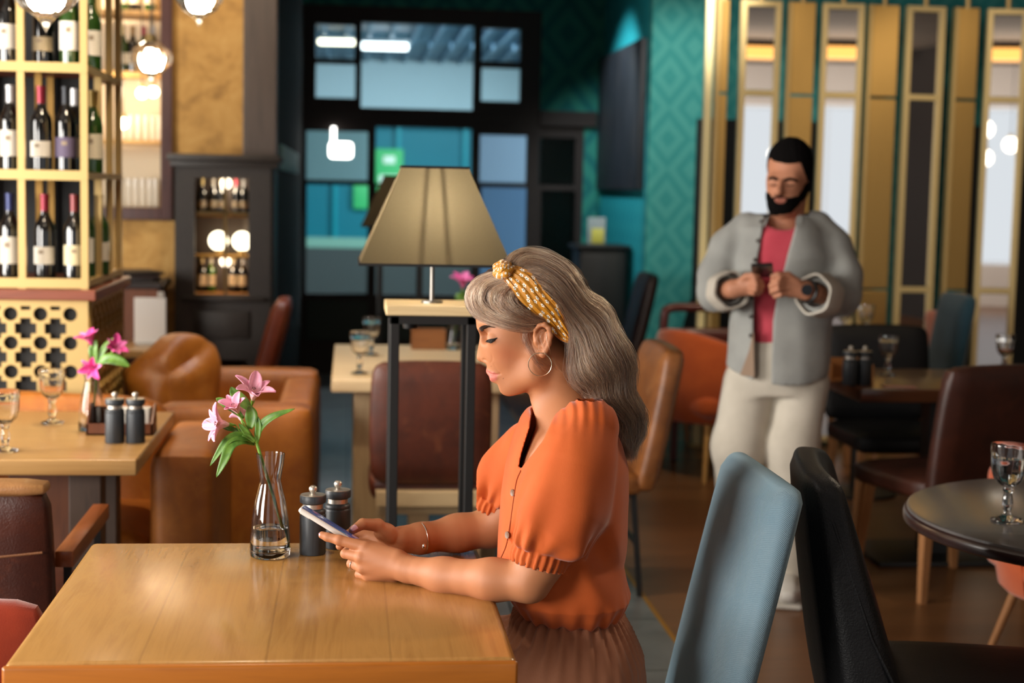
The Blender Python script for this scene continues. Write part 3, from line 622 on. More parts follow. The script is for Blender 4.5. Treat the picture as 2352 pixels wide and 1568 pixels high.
for px_, py_, lab in ((326, 214, 'left globe of the glowing pair standing for lamp reflections in the bar niche'), (352, 211, 'right globe of the glowing pair standing for lamp reflections in the bar niche'), (283, 283, 'glowing globe standing for a lamp reflection beside the wine cabinet, lowest of the three')):  # glowing globes put in for mirrored pendant lamps
    o = thing('globe_reflection', lab, 'lamp', GY(px_, py_, LY + .08), 0, 'globes for lamp reflections in the bar niche'); MB().sphere((0, 0, 0), .03).build('bulb', REFLECTION_GLOW, o); MB().cyl((0, 0, .028), (0, 0, .055), .014, n=10).build('socket', GOLD_PAINT, o); MB().cyl((0, 0, .05), (0, 0, 2.75 - o.location.z), .003, n=6).build('cord', BLACK_METAL, o)
point('niche_light', (-1.3, LY + .2, 2.6), 14, WARM, .05); point('niche_light_low', (-1.25, LY + .12, 2.0), 6, WARM, .05)
def crystal_lamp(loc, s, label, power):
    t = thing('pendant_lamp', label, 'pendant lamp', loc, 0, 'crystal pendant lamps')
    prof = [(0, -.115), (.008, -.10), (.016, -.085), (.03, -.07), (.07, -.045), (.095, -.01), (.098, .015), (.085, .045), (.05, .07), (.03, .085)]
    prof = [(r * s, z * s) for r, z in prof]
    MB().lathe(prof, 48, rmod=lambda a, z: 1 + .035 * cos(a * 2 * pi * 16)).build('glass_shade', CRYSTAL, t)
    MB().sphere((0, 0, 0), .032 * s).build('bulb', glow('pendant_bulb', '#fff1d8', 22), t)
    MB().lathe([(0, .12 * s), (.02 * s, .118 * s), (.032 * s, .083 * s), (0, .08 * s)], 16).build('cap', GOLD_PAINT, t)
    MB().cyl((0, 0, .11 * s), (0, 0, 3.4 - loc[2]), .004, n=8).build('cord', BLACK_METAL, t)
    point('pendant_light', Vector(loc) + Vector((0, 0, -.01)), power, (1, .82, .58), .04 * s)
crystal_lamp(PD(105, -18, 4.6), 1.02, 'large crystal pendant lamp at the top left, in front of the wine shelf', 12)
crystal_lamp(PD(457, -2, 6.5), .98, 'crystal pendant lamp cut by the top edge, in front of the ochre plaster', 14)
crystal_lamp(PD(347, 137, 7.3), .98, 'crystal pendant lamp hanging before the bar niche, lowest of the three', 12)

# charcoal wall cabinet with a glass window
kc = thing('wall_cabinet', 'tall charcoal cabinet with a lit glass window of bottles', 'cabinet', (-.635, 8.37, 0))
o_, h_ = [(-.235, .02), (.235, .02), (.235, 1.6), (-.235, 1.6)], [[(-.148, .955), (.122, .955), (.122, 1.545), (-.148, 1.545)], [(-.12, .50), (.12, .50), (.12, .62), (-.12, .62)]]
plate_with_holes('door', o_, h_, .03, CHARWOOD, kc, Matrix.Translation((0, -.27, 0)) @ Matrix.Rotation(pi / 2, 4, 'X'))
kb = MB().bx(-.25, -.22, -.26, 0, 0, 1.6).bx(.22, .25, -.26, 0, 0, 1.6).bx(-.25, .25, -.02, 0, 0, 1.6).bx(-.25, .25, -.26, 0, 0, .04); kb.build('carcass', CHARWOOD, kc, False)
MB().bx(-.27, .27, -.30, 0, 1.6, 1.63, .004).bx(-.285, .285, -.315, 0, 1.63, 1.665, .008).build('cornice', CHARWOOD, kc)
MB().bx(-.15, .13, -.30, -.285, .73, .87, .006).build('drawer_front', CHARWOOD, kc); MB().bx(-.21, .21, -.31, -.28, .92, .945, .006).build('window_sill', CHARWOOD, kc)
MB().bx(-.20, .20, -.03, -.022, .95, 1.58).build('back_panel', plain('warm_dark_back', '#2a1a0e', .6), kc, False)
for z in (.955, 1.15, 1.36): MB().bx(-.21, .21, -.24, -.03, z - .012, z).build('shelf', wood('lit_shelf', '#a87832', '#c4934a', '#b08038', .4, 0), kc, False)
MB().bx(-.005, .012, -.262, -.25, .955, 1.545).bx(-.148, .122, -.262, -.25, 1.36, 1.375).build('muntin', GOLD_PAINT, kc, False)
MB().bx(-.15, .125, -.275, -.272, .953, 1.547).build('glass_pane', glass('cabinet_glass', '#ffffff', 0, 1.02), kc, False)
for q, p in enumerate((-.125, -.08, .035, .085)): wine_bottle(-.635 + p, 8.26, .956, ['#c8b27a', '#e0dcd0', '#d8c79a', '#c8c8ca'][q], .09, '#d8d0ba', BOTTLE_GREEN if q == 1 else None, 'small bottle on the bottom shelf behind the charcoal cabinet window', 'bottles in the charcoal cabinet', s=.62)
for q, p in enumerate((-.125, -.07, -.03, .05, .09)): wine_bottle(-.635 + p, 8.25, 1.361, ['#c8b27a', '#cfcac0', '#a89878', '#8e1730', '#c8c8ca'][q], .06, '#8a8070', None, 'dim bottle on the top shelf behind the charcoal cabinet window', 'bottles in the charcoal cabinet top shelf', s=.6)
for p, lab in ((502, 'left glowing globe standing for a lamp reflection in the charcoal cabinet window'), (556, 'right glowing globe standing for a lamp reflection in the charcoal cabinet window')):  # glowing globes put in for lamps reflected on the window
    o = thing('globe_reflection', lab, 'lamp', GY(p, 549, 8.19), 0, 'globes for lamp reflections in the charcoal cabinet'); MB().sphere((0, 0, 0), .05).build('bulb', glow('cabinet_reflection_glow', '#fff0cc', 9), o); MB().cyl((0, 0, -1.0 * 0 - .075), (0, 0, -.045), .02, n=10).build('base', GOLD_PAINT, o); o.location.z = 1.15 + .075
point('cabinet_light', (-.635, 8.2, 1.52), 3.0, WARM, .03); point('cabinet_light_low', (-.635, 8.17, 1.12), 2.5, WARM, .03)

# waiter's station, card table
ws = thing('waiter_station', 'dark wooden side unit behind the white menu card', 'cabinet', (-1.2, 7.98, 0))
MB().bx(-.3, .27, -.2, .2, .05, 1.0, .004).build('body', WALNUT, ws, False); MB().bx(-.32, .29, -.22, .22, 1.0, 1.03, .004).build('top', DARKWOOD, ws, False); MB().bx(-.28, .25, -.18, .18, 0, .05).build('plinth', BLACK_METAL, ws, False)
for q, (col, lab) in enumerate((('#1b1514', 'bottom dark menu folder on the side unit'), ('#2a1c1a', 'middle dark menu folder of the small stack on the side unit'), ('#14110f', 'topmost dark menu folder of the small stack on the side unit'))):
    o = tag(MB().box((0, 0, 0), (.22, .28, .016), .003, 2, RZ(.2 * q)).build('menu_folder', plain('menu_cover_%d' % q, col, .5)), lab, 'menu', 'menu folders on the side unit'); o.location = (-1.06, 7.93, 1.0385 + .017 * q)
ct_ = rect_table('side_table', 'small wooden side table under the white menu card', -1.3, -.86, 7.18, 7.66, .76, .035, T_LEFT, WALNUT, legw=.05)
ch_ = thing('card_holder', 'white menu card standing on the small side table', 'card', (GY(345, 764, 7.42).x, 7.42, .76))
MB().box((0, 0, .115), (.145, .012, .215), .002).build('card', plain('white_card', '#d9d3cc', .6), ch_, False); MB().box((0, 0, .006), (.12, .06, .012), .003).build('base', plain('clear_base', '#b9b2a8', .2), ch_); MB().box((.05, 0, .235), (.03, .02, .03), .004).build('clip', plain('clear_base', '#b9b2a8', .2), ch_)
parsons('dining_chair', 'russet leather chair seen edge-on before the charcoal cabinet', (-.64, 7.58, 0), radians(90), RUSSET, LEGWOOD, .42, .42, .47, .97, .13, .45, .085)

# ------------------------------------------------------------------ pale oak table with brown chair
pt_ = rect_table('dining_table', 'pale oak table in the middle distance behind the shelf lamp', -.065, .70, 6.15, 7.55, .76, .05, PALE, PALEV, True, .095, .09)
MB().bx(-.25, .25, -.5, -.44, .20, .27, .004).build('stretcher', PALEV, pt_, False)
pc = parsons('dining_chair', 'dark brown leather chair pushed up to the pale oak table, back to the camera', (.308, 5.98, 0), 0, BROWNLEATHER, PALEV, .43, .46, .44, .875, .03, .43, .065, None, .05, 0, PALE)
MB().bx(-.2, .2, -.26, -.215, .34, .40, .004).build('back_rail', PALE, pc, False)
MB().bx(.02 - .1, .02 - .02, -.2, -.16, 0, .34, .004).build('support', PALEV, pc, False)
tc_ = parsons('dining_chair', 'tan leather chair with black metal legs, half hidden behind the woman\'s hair', (.885, 5.95, 0), radians(90), leather('light_tan_leather', '#5e3518', '#8a5428', .4, '#9c7048'), BLACK_METAL, .50, .48, .47, .93, .10, .40, .09, None, .03, .03, None, True)

# ------------------------------------------------------------------ shelf lamps
LINEN = NT('linen_shade'); LINEN.set(Roughness=.95, Specular_IOR_Level=.05); v = LINEN.coords((200, 200, 60)); LINEN.l(LINEN.ramp(LINEN.noise(v, 3, 3), [(.3, lin('#4c4434')), (.7, lin('#5f5643'))]), LINEN.b.inputs['Base Color'])
_tr = LINEN.n('ShaderNodeBsdfTranslucent'); _tr.inputs[0].default_value = lin('#9a8d72'); _mx = LINEN.n('ShaderNodeMixShader'); _mx.inputs[0].default_value = .5; LINEN.l(LINEN.b.outputs[0], _mx.inputs[1]); LINEN.l(_tr.outputs[0], _mx.inputs[2]); LINEN.l(_mx.outputs[0], LINEN.out.inputs['Surface'])
def shelf_lamp(x, y, label, power):
    t = thing('shelf_lamp', label, 'lamp', (x, y, 0)); w = .119; zt = 1.197
    MB().bx(-w - .012, w + .012, -.012, .225, zt - .028, zt, .003).build('shelf', wood('lamp_shelf_wood', '#c9a878', '#e0c596', '#d2b384', .45, 0), t, False)
    for sx in (-1, 1):
        for yy in (0, .2): MB().bx(sx * (w - .013) - .013, sx * (w - .013) + .013, yy, yy + .026, 0, zt - .03, .002).build('leg', BLACK_METAL, t, False)
    MB().bx(-w, w, 0, .026, zt - .052, zt - .028).build('rail', BLACK_METAL, t, False); MB().bx(-w, w, .2, .226, zt - .052, zt - .028).build('rail', BLACK_METAL, t, False)
    MB().bx(-w + .03, w - .03, .02, .2, .03, .05).build('lower_rail', BLACK_METAL, t, False)
    MB().lathe([(0, zt - .075), (.02, zt - .072), (.024, zt - .053), (.045, zt - .05), (.045, zt - .03)], 18, (-.06, .1, 0)).build('socket_cap', BLACK_METAL, t)
    MB().cyl((0, .1, zt), (0, .1, zt + .18), .006, n=10).build('rod', metal('lamp_rod_steel', '#8a8680', .35), t)
    MB().lathe([(0, zt), (.03, zt), (.03, zt + .006), (0, zt + .008)], 18, (0, .1, 0)).build('rod_foot', metal('lamp_rod_steel', '#8a8680', .35), t)
    z0, z1, a, b = 1.312, 1.576, .205, .090
    ring = lambda r, z: [Vector((sx * r, .1 + sy * r, z)) for sx, sy in ((-1, -1), (1, -1), (1, 1), (-1, 1))]
    sh = MB().rings([ring(a, z0), ring(b, z1)], cap=False).build('lamp_shade', LINEN.m, t, False)
    for r, z in ((a, z0), (b, z1)):
        e = MB(); q = ring(r, z)
        for i in range(4): e.bar(q[i], q[(i + 1) % 4], .007, .007)
        e.build('trim', plain('black_piping', '#0c0b0a', .7), sh, False)
    fr_ = MB()
    for sx in (-.16, .13): fr_.bar((sx * .12, .1 - b + .012, z1 - .02), (sx * .22, .1 - a + .03, z0 + .01), .006)
    fr_.build('frame_wire', plain('shade_wire', '#2a2118', .6), sh, False)
    MB().sphere((0, .1, 1.43), .03).build('bulb', glow('lamp_bulb_glow', '#ffd9a0', 4 if power else .02), t)
    if power: point('shelf_lamp_light', (x, y + .1, 1.43), power, (1, .88, .68), .035)
shelf_lamp(.233, 4.3, 'square shaded lamp on a tall black shelf stand, glowing just left of the woman\'s head', 11.0)
shelf_lamp(.27, 8.30, 'unlit grey square shaded lamp on a stand, half hidden behind the glowing lamp', 0)
# ------------------------------------------------------------------ tableware
GLASS = glass('clear_glass', '#ffffff', 0, 1.45); WATER = glass('water', '#fbfdff', 0, 1.33)
def goblet_mesh(water):
    out = [(0, 0), (.034, .0), (.0352, .003), (.034, .0055), (.020, .0095), (.010, .014), (.0085, .022), (.0115, .028), (.0135, .040), (.012, .055), (.0085, .064), (.012, .069), (.013, .073), (.0115, .077), (.022, .083), (.033, .096), (.0385, .115), (.0398, .135), (.0400, .150), (.0415, .153), (.0415, .170), (.0410, .1725)]
    inn = [(.0395, .172), (.0390, .150), (.0375, .135), (.036, .115), (.030, .098), (.018, .087), (0, .084)]
    fl = lambda a, z: 1 - (.07 * (abs(cos(a * 2 * pi * 5)) ** .6) if .084 < z < .150 else (.10 * abs(cos(a * 2 * pi * 3)) if .02 < z < .064 else 0))
    return MB().lathe(out + inn, 40, rmod=lambda a, z: fl(a, z)).mesh('goblet', ang=50)
_gob = goblet_mesh(False); _gob.materials.append(GLASS)
def goblet(loc, label, group='water goblets', water=False, s=1.0):
    o = bpy.data.objects.new('water_goblet', _gob); C.objects.link(o); o.location = loc; o.scale = (s, s, s); o.rotation_euler = (0, 0, random.random()); tag(o, label, 'glass', group)
    if water: MB().lathe([(0, .0845), (.0175, .0875), (.0294, .0984), (.035, .115), (.0368, .135), (.0374, .142), (0, .142)], 32).build('water', WATER, o, ang=60)
    return o
goblet(GZ(120, 972, .7605), 'clear ribbed goblet on the left table beside the flower vase', s=1.0)
goblet(GZ(12, 1036, .7605), 'clear ribbed goblet at the left edge, nearest the front of the left table', s=1.0)

def carafe_vase(loc, label, water_h=.06, s=1.0):
    out = [(0, 0), (.038, 0), (.041, .003), (.0415, .012), (.0405, .035), (.0375, .075), (.0315, .115), (.0245, .142), (.0213, .157), (.0225, .168), (.0265, .190), (.0292, .2125)]
    th = .0022; inn = [(.0280, .2125), (.0252, .190), (.0208, .168), (.0196, .157), (.0227, .142), (.0295, .115), (.0355, .075), (.0385, .035), (.0392, .016), (.036, .0125), (0, .0115)]
    o = MB().lathe([(r * s, z * s) for r, z in out + inn], 40).build('carafe_vase', GLASS, None, ang=60); o.location = loc; tag(o, label, 'vase', 'glass carafe vases')
    if water_h:
        wv = [(0, .0117), (.0355, .0127), (.0386, .0162), (.0382, .03), (.0362, water_h), (0, water_h)]
        MB().lathe([(r * s, z * s) for r, z in wv], 36).build('water', WATER, o, ang=60)
    return o
VX = GZ(620, 1276, .7605)
carafe_vase(VX, 'clear glass carafe vase on the front table, holding one sprig of pink flowers in water')

PETAL = NT('pink_petal'); PETAL.set(Roughness=.6, Subsurface_Weight=.15, Subsurface_Radius=(.004, .002, .002)); _tc = PETAL.n('ShaderNodeTexCoord'); _sp = PETAL.n('ShaderNodeSeparateXYZ'); PETAL.l(_tc.outputs['UV'], _sp.inputs[0])
_n = PETAL.noise(PETAL.coords((1, 1, 1)), 160, 3)
PETAL.l(PETAL.mix(PETAL.math('MULTIPLY', _n, .35), PETAL.ramp(_sp.outputs[1], [(.0, lin('#f2d9a8')), (.25, lin('#f3c3cd')), (.55, lin('#eea3bd')), (1, lin('#e58bb0'))]), lin('#f6d5dd')), PETAL.b.inputs['Base Color'])
HOTPETAL = plain('hot_pink_petal', '#e0479a', .6); HOTPETAL2 = plain('pink_petal_pale', '#e678b4', .6)
LEAF = NT('leaf_green'); LEAF.set(Roughness=.45); LEAF.l(LEAF.ramp(LEAF.noise(LEAF.coords((1, 1, 1)), 60, 3), [(.3, lin('#3f6b1e')), (.7, lin('#6f9a38'))]), LEAF.b.inputs['Base Color']); LEAF = LEAF.m
STEM = plain('stem_green', '#77a83a', .45)
def uvgrid(mb, pts, nu, nv):
    uv = mb.bm.loops.layers.uv.verify(); vs = [[mb.bm.verts.new(pts(i / nu, j / nv)) for j in range(nv + 1)] for i in range(nu + 1)]
    for i in range(nu):
        for j in range(nv):
            f = mb.bm.faces.new((vs[i][j], vs[i + 1][j], vs[i + 1][j + 1], vs[i][j + 1]))
            for lp, (a, b) in zip(f.loops, ((i, j), (i + 1, j), (i + 1, j + 1), (i, j + 1))): lp[uv].uv = (a / nu, b / nv)
def flower(parent, base, axis, size, mat, open_=.75, seed=0, mat2=None):
    """a six-petalled trumpet flower"""
    rnd = random.Random(seed); x, y, z = frame_of(axis); base = Vector(base)
    f = None
    for k in range(6):
        a = k * pi / 3 + rnd.uniform(-.12, .12) + .3; inner = k % 2; L = size * (1.0 if not inner else .95) * rnd.uniform(.92, 1.06); W = size * (.50 if not inner else .36); op = open_ * rnd.uniform(.85, 1.15)
        rad = x * cos(a) + y * sin(a); tan = -x * sin(a) + y * cos(a)
        def pt(u, v, rad=rad, tan=tan, L=L, W=W, op=op):
            t = v; w_ = W * (sin(pi * min(t * .93 + .05, 1) ** 1.55) ** .7 + .05)
            ang = op * (t ** 1.2) * 1.35; along = L * (t * cos(ang * .45)); out = L * t * sin(ang * .75) + size * .04
            s_ = (u - .5) * 2; cup = (abs(s_) ** 2) * w_ * .45
            return base + z * (along + cup * sin(ang) * .6) + rad * (out - cup * .55) + tan * (s_ * w_ * .5)
        m = MB(); uvgrid(m, pt, 6, 10); p = m.build('petal', (mat2 if (mat2 and inner) else mat), parent)
        sd = p.modifiers.new('thick', 'SOLIDIFY'); sd.thickness = size * .012
    st = MB()
    for k in range(5):
        a = k * 2 * pi / 5; d = (x * cos(a) + y * sin(a)) * .10 + z; st.tube([base + z * size * .1, base + d * size * .4, base + d * size * .62 + x * size * .05], size * .010, 5); st.sphere(base + d * size * .63 + x * size * .05, size * .022, 6, 5, 1)
    st.build('stamens', [plain('stamen_pale', '#efc9c4', .5), plain('anther_dark', '#4a2a22', .6)], parent)
    MB().lathe([(size * .02, -size * .22), (size * .05, -size * .12), (size * .075, 0), (size * .085, size * .08)], 10, base, z).build('calyx', STEM, parent)
def leaf(parent, pts, w, droop=None, mat=None, up=(0, 0, 1)):
    P_ = catmull(pts, 6); n = len(P_) - 1; side0 = None; up = Vector(up)
    def pt(u, v):
        i = min(int(v * n + 1e-6), n); d = (P_[min(i + 1, n)] - P_[max(i - 1, 0)]).normalized(); sd = d.cross(up)
        sd = sd.normalized() if sd.length > 1e-4 else Vector((1, 0, 0)); nn = sd.cross(d); wid = w * (sin(pi * min(v * .92 + .06, 1)) ** .8) * (1 if v < .99 else .1); s_ = (u - .5) * 2
        return P_[i] + sd * s_ * wid * .5 + nn * (abs(s_) * wid * .18)
    m = MB(); uvgrid(m, pt, 4, n); l = m.build('leaf', mat or LEAF, parent); s_ = l.modifiers.new('thick', 'SOLIDIFY'); s_.thickness = .0005; return l
def sprig(d, label, stem_pts, branch_to, flowers, leaves, size, mat, mat2=None, group='pink flower sprigs', rs=.0032):
    b0 = PD(stem_pts[0][0], stem_pts[0][1], d); t = thing('flower_sprig', label, 'flower', b0, 0, group)
    V = lambda p: PD(p[0], p[1], d - (p[2] if len(p) > 2 else 0)) - b0
    MB().tube(catmull([V(p) for p in stem_pts], 6), rs, 10).build('stem', STEM, t)
    tip = V(stem_pts[-1])
    for k, (p, ax, op, sc) in enumerate(flowers):
        e = V(p); axv = RT * ax[0] - UP * ax[1] - FW * ax[2]
        mid = tip.lerp(e, .5) + Vector((0, 0, -.004 * (k - 1))); x, y, z = frame_of(axv); foot = e - z * size * sc * .2
        MB().tube(catmull([tip, mid, foot], 6), rs * .5, 8).build('flower_stalk', STEM, t); flower(t, e, axv, size * sc, mat, op, 11 + k, mat2)
    for pts, w_ in leaves: leaf(t, [V(p) for p in pts], w_, up=-FW + UP * .5)
    return t
sprig(3.2, 'sprig of pale pink flowers standing in the carafe vase on the front table',
      [(664, 1258, -.012), (650, 1215, -.008), (625, 1130), (606, 1070), (590, 1018)], None,
      [((580, 922, 0.01), (.28, -1, .55), .95, 1.0), ((548, 950, .02), (-.25, -.8, .75), .62, .86), ((530, 975, .005), (-.85, -.1, .5), .95, 1.0), ((556, 968, .0), (-.2, -.5, -.6), .8, .7)],
      [([(590, 1018), (596, 985, .01), (625, 958, .02), (678, 938, .02)], .018), ([(588, 1016), (565, 1004, .01), (525, 1010, .025), (482, 1070, .03)], .021), ([(585, 1020), (558, 1012, .02), (532, 1022, .03), (514, 1060, .04), (497, 1096, .04)], .022),
       ([(580, 945), (560, 925), (540, 905), (530, 888, .0)], .024), ([(560, 960), (530, 935), (510, 922), (496, 914)], .018), ([(575, 985, .01), (578, 955, .01), (572, 930, .01)], .026), ([(560, 990), (530, 985), (500, 972), (470, 963)], .012),
       ([(592, 1014, .01), (594, 980, .012), (592, 955, .012)], .014), ([(582, 1012, .01), (565, 992, .02), (548, 972, .02)], .013), ([(586, 1016, .02), (570, 1002, .025), (556, 1000, .03)], .010)], .052, PETAL.m)
# left table: vase, flowers, mills, wooden box
V2 = GZ(211, 988, .7605); carafe_vase(V2, 'clear glass carafe vase on the left table, holding bright pink flowers', 0, .97)
d2 = (V2 - EYE).dot(FW)
sprig(d2, 'sprig of bright pink flowers in the glass vase on the left table', [(212, 975), (217, 920), (222, 865), (222, 838)], None,
      [((212, 795, 0), (-.3, -1, .3), .8, 1.0), ((222, 842, .03), (-.2, .1, .9), .9, .95), ((258, 808, .0), (.5, -.5, .6), .8, 1.0)],
      [([(222, 840), (245, 825, .02), (275, 830, .03), (298, 842, .03)], .035), ([(220, 835), (215, 805), (222, 780)], .03), ([(222, 838), (240, 800), (262, 775)], .02)], .052, HOTPETAL, HOTPETAL2)
MILLWOOD = wood('charcoal_mill_wood', '#1d2024', '#343a40', '#272b30', .45, 2, 2.2); STEEL = metal('brushed_steel', '#c9c4bb', .42)
def mill(loc, label, s=1.0, group='pepper and salt mills'):
    t = thing('pepper_mill', label, 'mill', loc, random.random(), group); L = lambda prof: [(r * s, z * s) for r, z in prof]
    MB().lathe(L([(0, 0), (.0262, 0), (.0272, .002), (.027, .08), (.0265, .083), (.0255, .084), (.0265, .087), (.0262, .091), (.0215, .0955), (0, .0955)]), 36).build('body', MILLWOOD, t, ang=50)
    MB().lathe(L([(.021, .095), (.021, .1045), (0, .1045)]), 30).build('collar', STEEL, t)
    MB().lathe(L([(0, .1045), (.0215, .1047), (.0268, .108), (.0272, .111), (.0272, .121), (.0262, .1225), (0, .1225)]), 36).build('head', MILLWOOD, t, ang=50)
    MB().lathe(L([(.0255, .1225), (.0258, .1238), (.0, .1250)]), 36).build('cap_disc', STEEL, t, ang=30)
    MB().lathe(L([(.0, .1245), (.0042, .125), (.005, .1285), (.0078, .131), (.0088, .1352), (.0078, .1392), (.0045, .1420), (0, .1427)]), 24).build('knob', STEEL, t)
    return t
mill(GZ(718, 1270, .7605), 'charcoal mill with a steel knob on the front table, nearer the vase', 1.0)
mill(GZ(775, 1256, .7605), 'charcoal mill with a steel knob on the front table, behind the raised phone', 1.0)
mill(GZ(264, 1015, .7605), 'left charcoal mill before the wooden box on the left table', 1.04)
mill(GZ(311, 1015, .7605), 'right charcoal mill before the wooden box on the left table', 1.04)
bx_ = thing('condiment_box', 'brown wooden condiment box with slanted sides on the left table', 'box', GZ(272, 1002, .7605)); b_ = bx_.location; bw = .098
MB().bx(-bw, bw, .02, .115, 0, .006, .001).build('base', WALNUT, bx_, False); MB().bx(-bw, bw, .115, .122, 0, .075, .001).build('back_panel', WALNUT, bx_, False); MB().bx(-bw, bw, .02, .027, 0, .035, .001).build('front_panel', WALNUT, bx_, False)
for sx in (-1, 1):
    m = MB(); x0_, x1_ = (sx * bw, sx * (bw - .006)); q = [(.02, 0), (.122, 0), (.122, .085), (.085, .085), (.02, .035)]; m.rings([[Vector((x, a, b)) for a, b in q] for x in (x0_, x1_)]); m.build('side_panel', WALNUT, bx_, False)
tag(MB().box((0, 0, 0), (.11, .05, .07), .004).build('napkin_stack', plain('white_napkin', '#cfc8bd', .8)), 'white paper napkins in the wooden condiment box on the left table', 'napkins').location = b_ + Vector((.03, .075, .043))

# pale table settings
for p, l in (((826, 858), 'clear goblet nearest the left corner of the pale oak table'), ((852, 815), 'clear goblet standing farther back on the pale oak table, left of the lamp stand'), ((1070, 800), 'clear goblet on the pale oak table just left of the woman\'s forehead')): goblet(GZ(*p, .7605), l)
wbx = thing('condiment_box', 'light brown wooden box on the pale oak table, under the lamp shelf', 'box', GZ(983, 800, .7605)); BOXW = wood('tan_box_wood', '#7a4a24', '#9a6232', '#865228', .5, 0)
MB().bx(-.08, .08, -.05, -.043, 0, .092, .001).build('front_panel', BOXW, wbx, False); MB().bx(-.08, .08, .05, .057, 0, .092, .001).build('back_panel', BOXW, wbx, False); MB().bx(-.08, -.073, -.043, .05, 0, .092).bx(.073, .08, -.043, .05, 0, .092).bx(-.073, .073, -.043, .05, 0, .008).build('sides', BOXW, wbx, False)
v3 = GZ(1040, 802, .7605); carafe_vase(v3, 'glass vase on the pale oak table between the lamp posts', 0, .9)
sprig((v3 - EYE).dot(FW), 'pink flower with green leaves in the vase on the pale oak table', [(1041, 795), (1048, 750), (1058, 690), (1062, 672)], None, [((1062, 664), (.1, -1, .4), .85, 1.1)], [([(1062, 672), (1060, 685, .02), (1054, 705, .02)], .06), ([(1060, 690), (1068, 680), (1075, 672)], .05)], .07, HOTPETAL2, HOTPETAL)

# ------------------------------------------------------------------ right side furniture
rt = thing('round_table', 'round dark table with a glossy grey top at the right edge', 'table', (1.955, 3.655, 0))
MB().lathe([(0, .74), (.545, .74), (.553, .738), (.553, .728)], 72).build('tabletop', plain('dark_grey_laminate', '#6a6665', .2, 0, .6, .3), rt, ang=50)
MB().lathe([(.5, .70), (.555, .70), (.562, .706), (.563, .722), (.558, .731), (.551, .7325)], 72).build('edge_band', wood('dark_edge_wood', '#1e1110', '#2f1b19', '#25151a', .3, 0, coat=.4), rt, ang=60)
MB().lathe([(.5, .70), (0, .70)], 40).build('underside', DARKWOOD, rt); MB().lathe([(.05, .02), (.045, .06), (.045, .66), (.12, .70)], 24).build('pedestal', BLACK_METAL, rt); MB().lathe([(0, 0), (.26, 0), (.26, .015), (.06, .03), (0, .03)], 40).build('base', BLACK_METAL, rt)
goblet(GZ(2312, 1196, .7405), 'clear ribbed goblet of water on the round dark table at the right', water=True, s=1.1)
# woman's chair: pale blue corduroy back
CORD = NT('blue_corduroy'); CORD.set(Roughness=.95, Specular_IOR_Level=.15, Sheen_Weight=.35, Sheen_Roughness=.4); CORD.b.inputs['Sheen Tint'].default_value = lin('#b9d2dc')
v = CORD.coords(); wv = CORD.n('ShaderNodeTexWave', wave_type='BANDS', bands_direction='DIAGONAL'); wv.inputs['Scale'].default_value = 150; wv.inputs['Distortion'].default_value = .25; wv.inputs['Detail'].default_value = 1; CORD.l(v, wv.inputs['Vector'])
nn = CORD.noise(v, 5, 5, .65); CORD.l(CORD.mix(CORD.math('MULTIPLY', CORD.math('SUBTRACT', 1.0, wv.outputs[1]), .3), CORD.ramp(nn, [(.3, lin('#7d9aab')), (.7, lin('#93a8b3'))]), lin('#4b6b7a')), CORD.b.inputs['Base Color']); CORD.bump(CORD.math('ADD', wv.outputs[1], CORD.math('MULTIPLY', CORD.noise(v, 700, 2), .5)), .55, .0025)
wch = thing('dining_chair', 'pale blue corduroy chair the woman in the orange blouse sits on', 'chair', (.53, 3.02, 0))
def wbend(p, q):
    k = (p.z + .28) / .56; p.x += .125 * k - .01 * (1 - (q.y) ** 2); return p
MB().soft((.180, .02, .69), (.062, .45, .56), .03, .008, 14, None, wbend).build('backrest', CORD.m, wch)
MB().soft((.0, .02, .415), (.46, .46, .09), .035, .01, 10).build('seat', CORD.m, wch)
for sx in (-1, 1):
    for sy in (-1, 1): MB().rings([[Vector((sx * .19 + i * .018, .02 + sy * .19 + j * .018, .38)) for i, j in ((-1, -1), (1, -1), (1, 1), (-1, 1))], [Vector((sx * .21 + i * .012, .02 + sy * .21 + j * .012, 0)) for i, j in ((-1, -1), (1, -1), (1, 1), (-1, 1))]]).build('leg', LEGWOOD, wch, False)
# black leather chair back to back with it
blc = thing('lounge_chair', 'black leather chair facing right, back to back with the pale blue chair', 'chair', (1.310, 3.116, 0), radians(-15))
def bb(p, q):
    k = (p.z + .27) / .54; p.x = p.x * (1.75 - .95 * k) - .13 * k + .03 * (q.y ** 2) * 1; p.z -= .03 * max(q.y, 0) * (1 if q.z > 0 else 0); return p
MB().soft((-.22, .0, .70), (.09, .56, .54), .03, .01, 14, None, bb).build('backrest', BLACKLEATHER, blc)
MB().soft((.12, .03, .43), (.60, .62, .13), .05, .02, 10).build('seat', BLACKLEATHER, blc)
for sx in (-1, 1):
    for sy in (-1, 1): MB().bar((.1 + sx * .22, .02 + sy * .22, .38), (.1 + sx * .24, .02 + sy * .24, 0), .026).build('leg', DARKWOOD, blc, False)
MB().tube([(-.33, -.272, .955), (-.30, -.285, .88), (-.22, -.288, .66), (-.12, -.285, .47)], .004, 6).build('piping', BLACKLEATHER, blc)
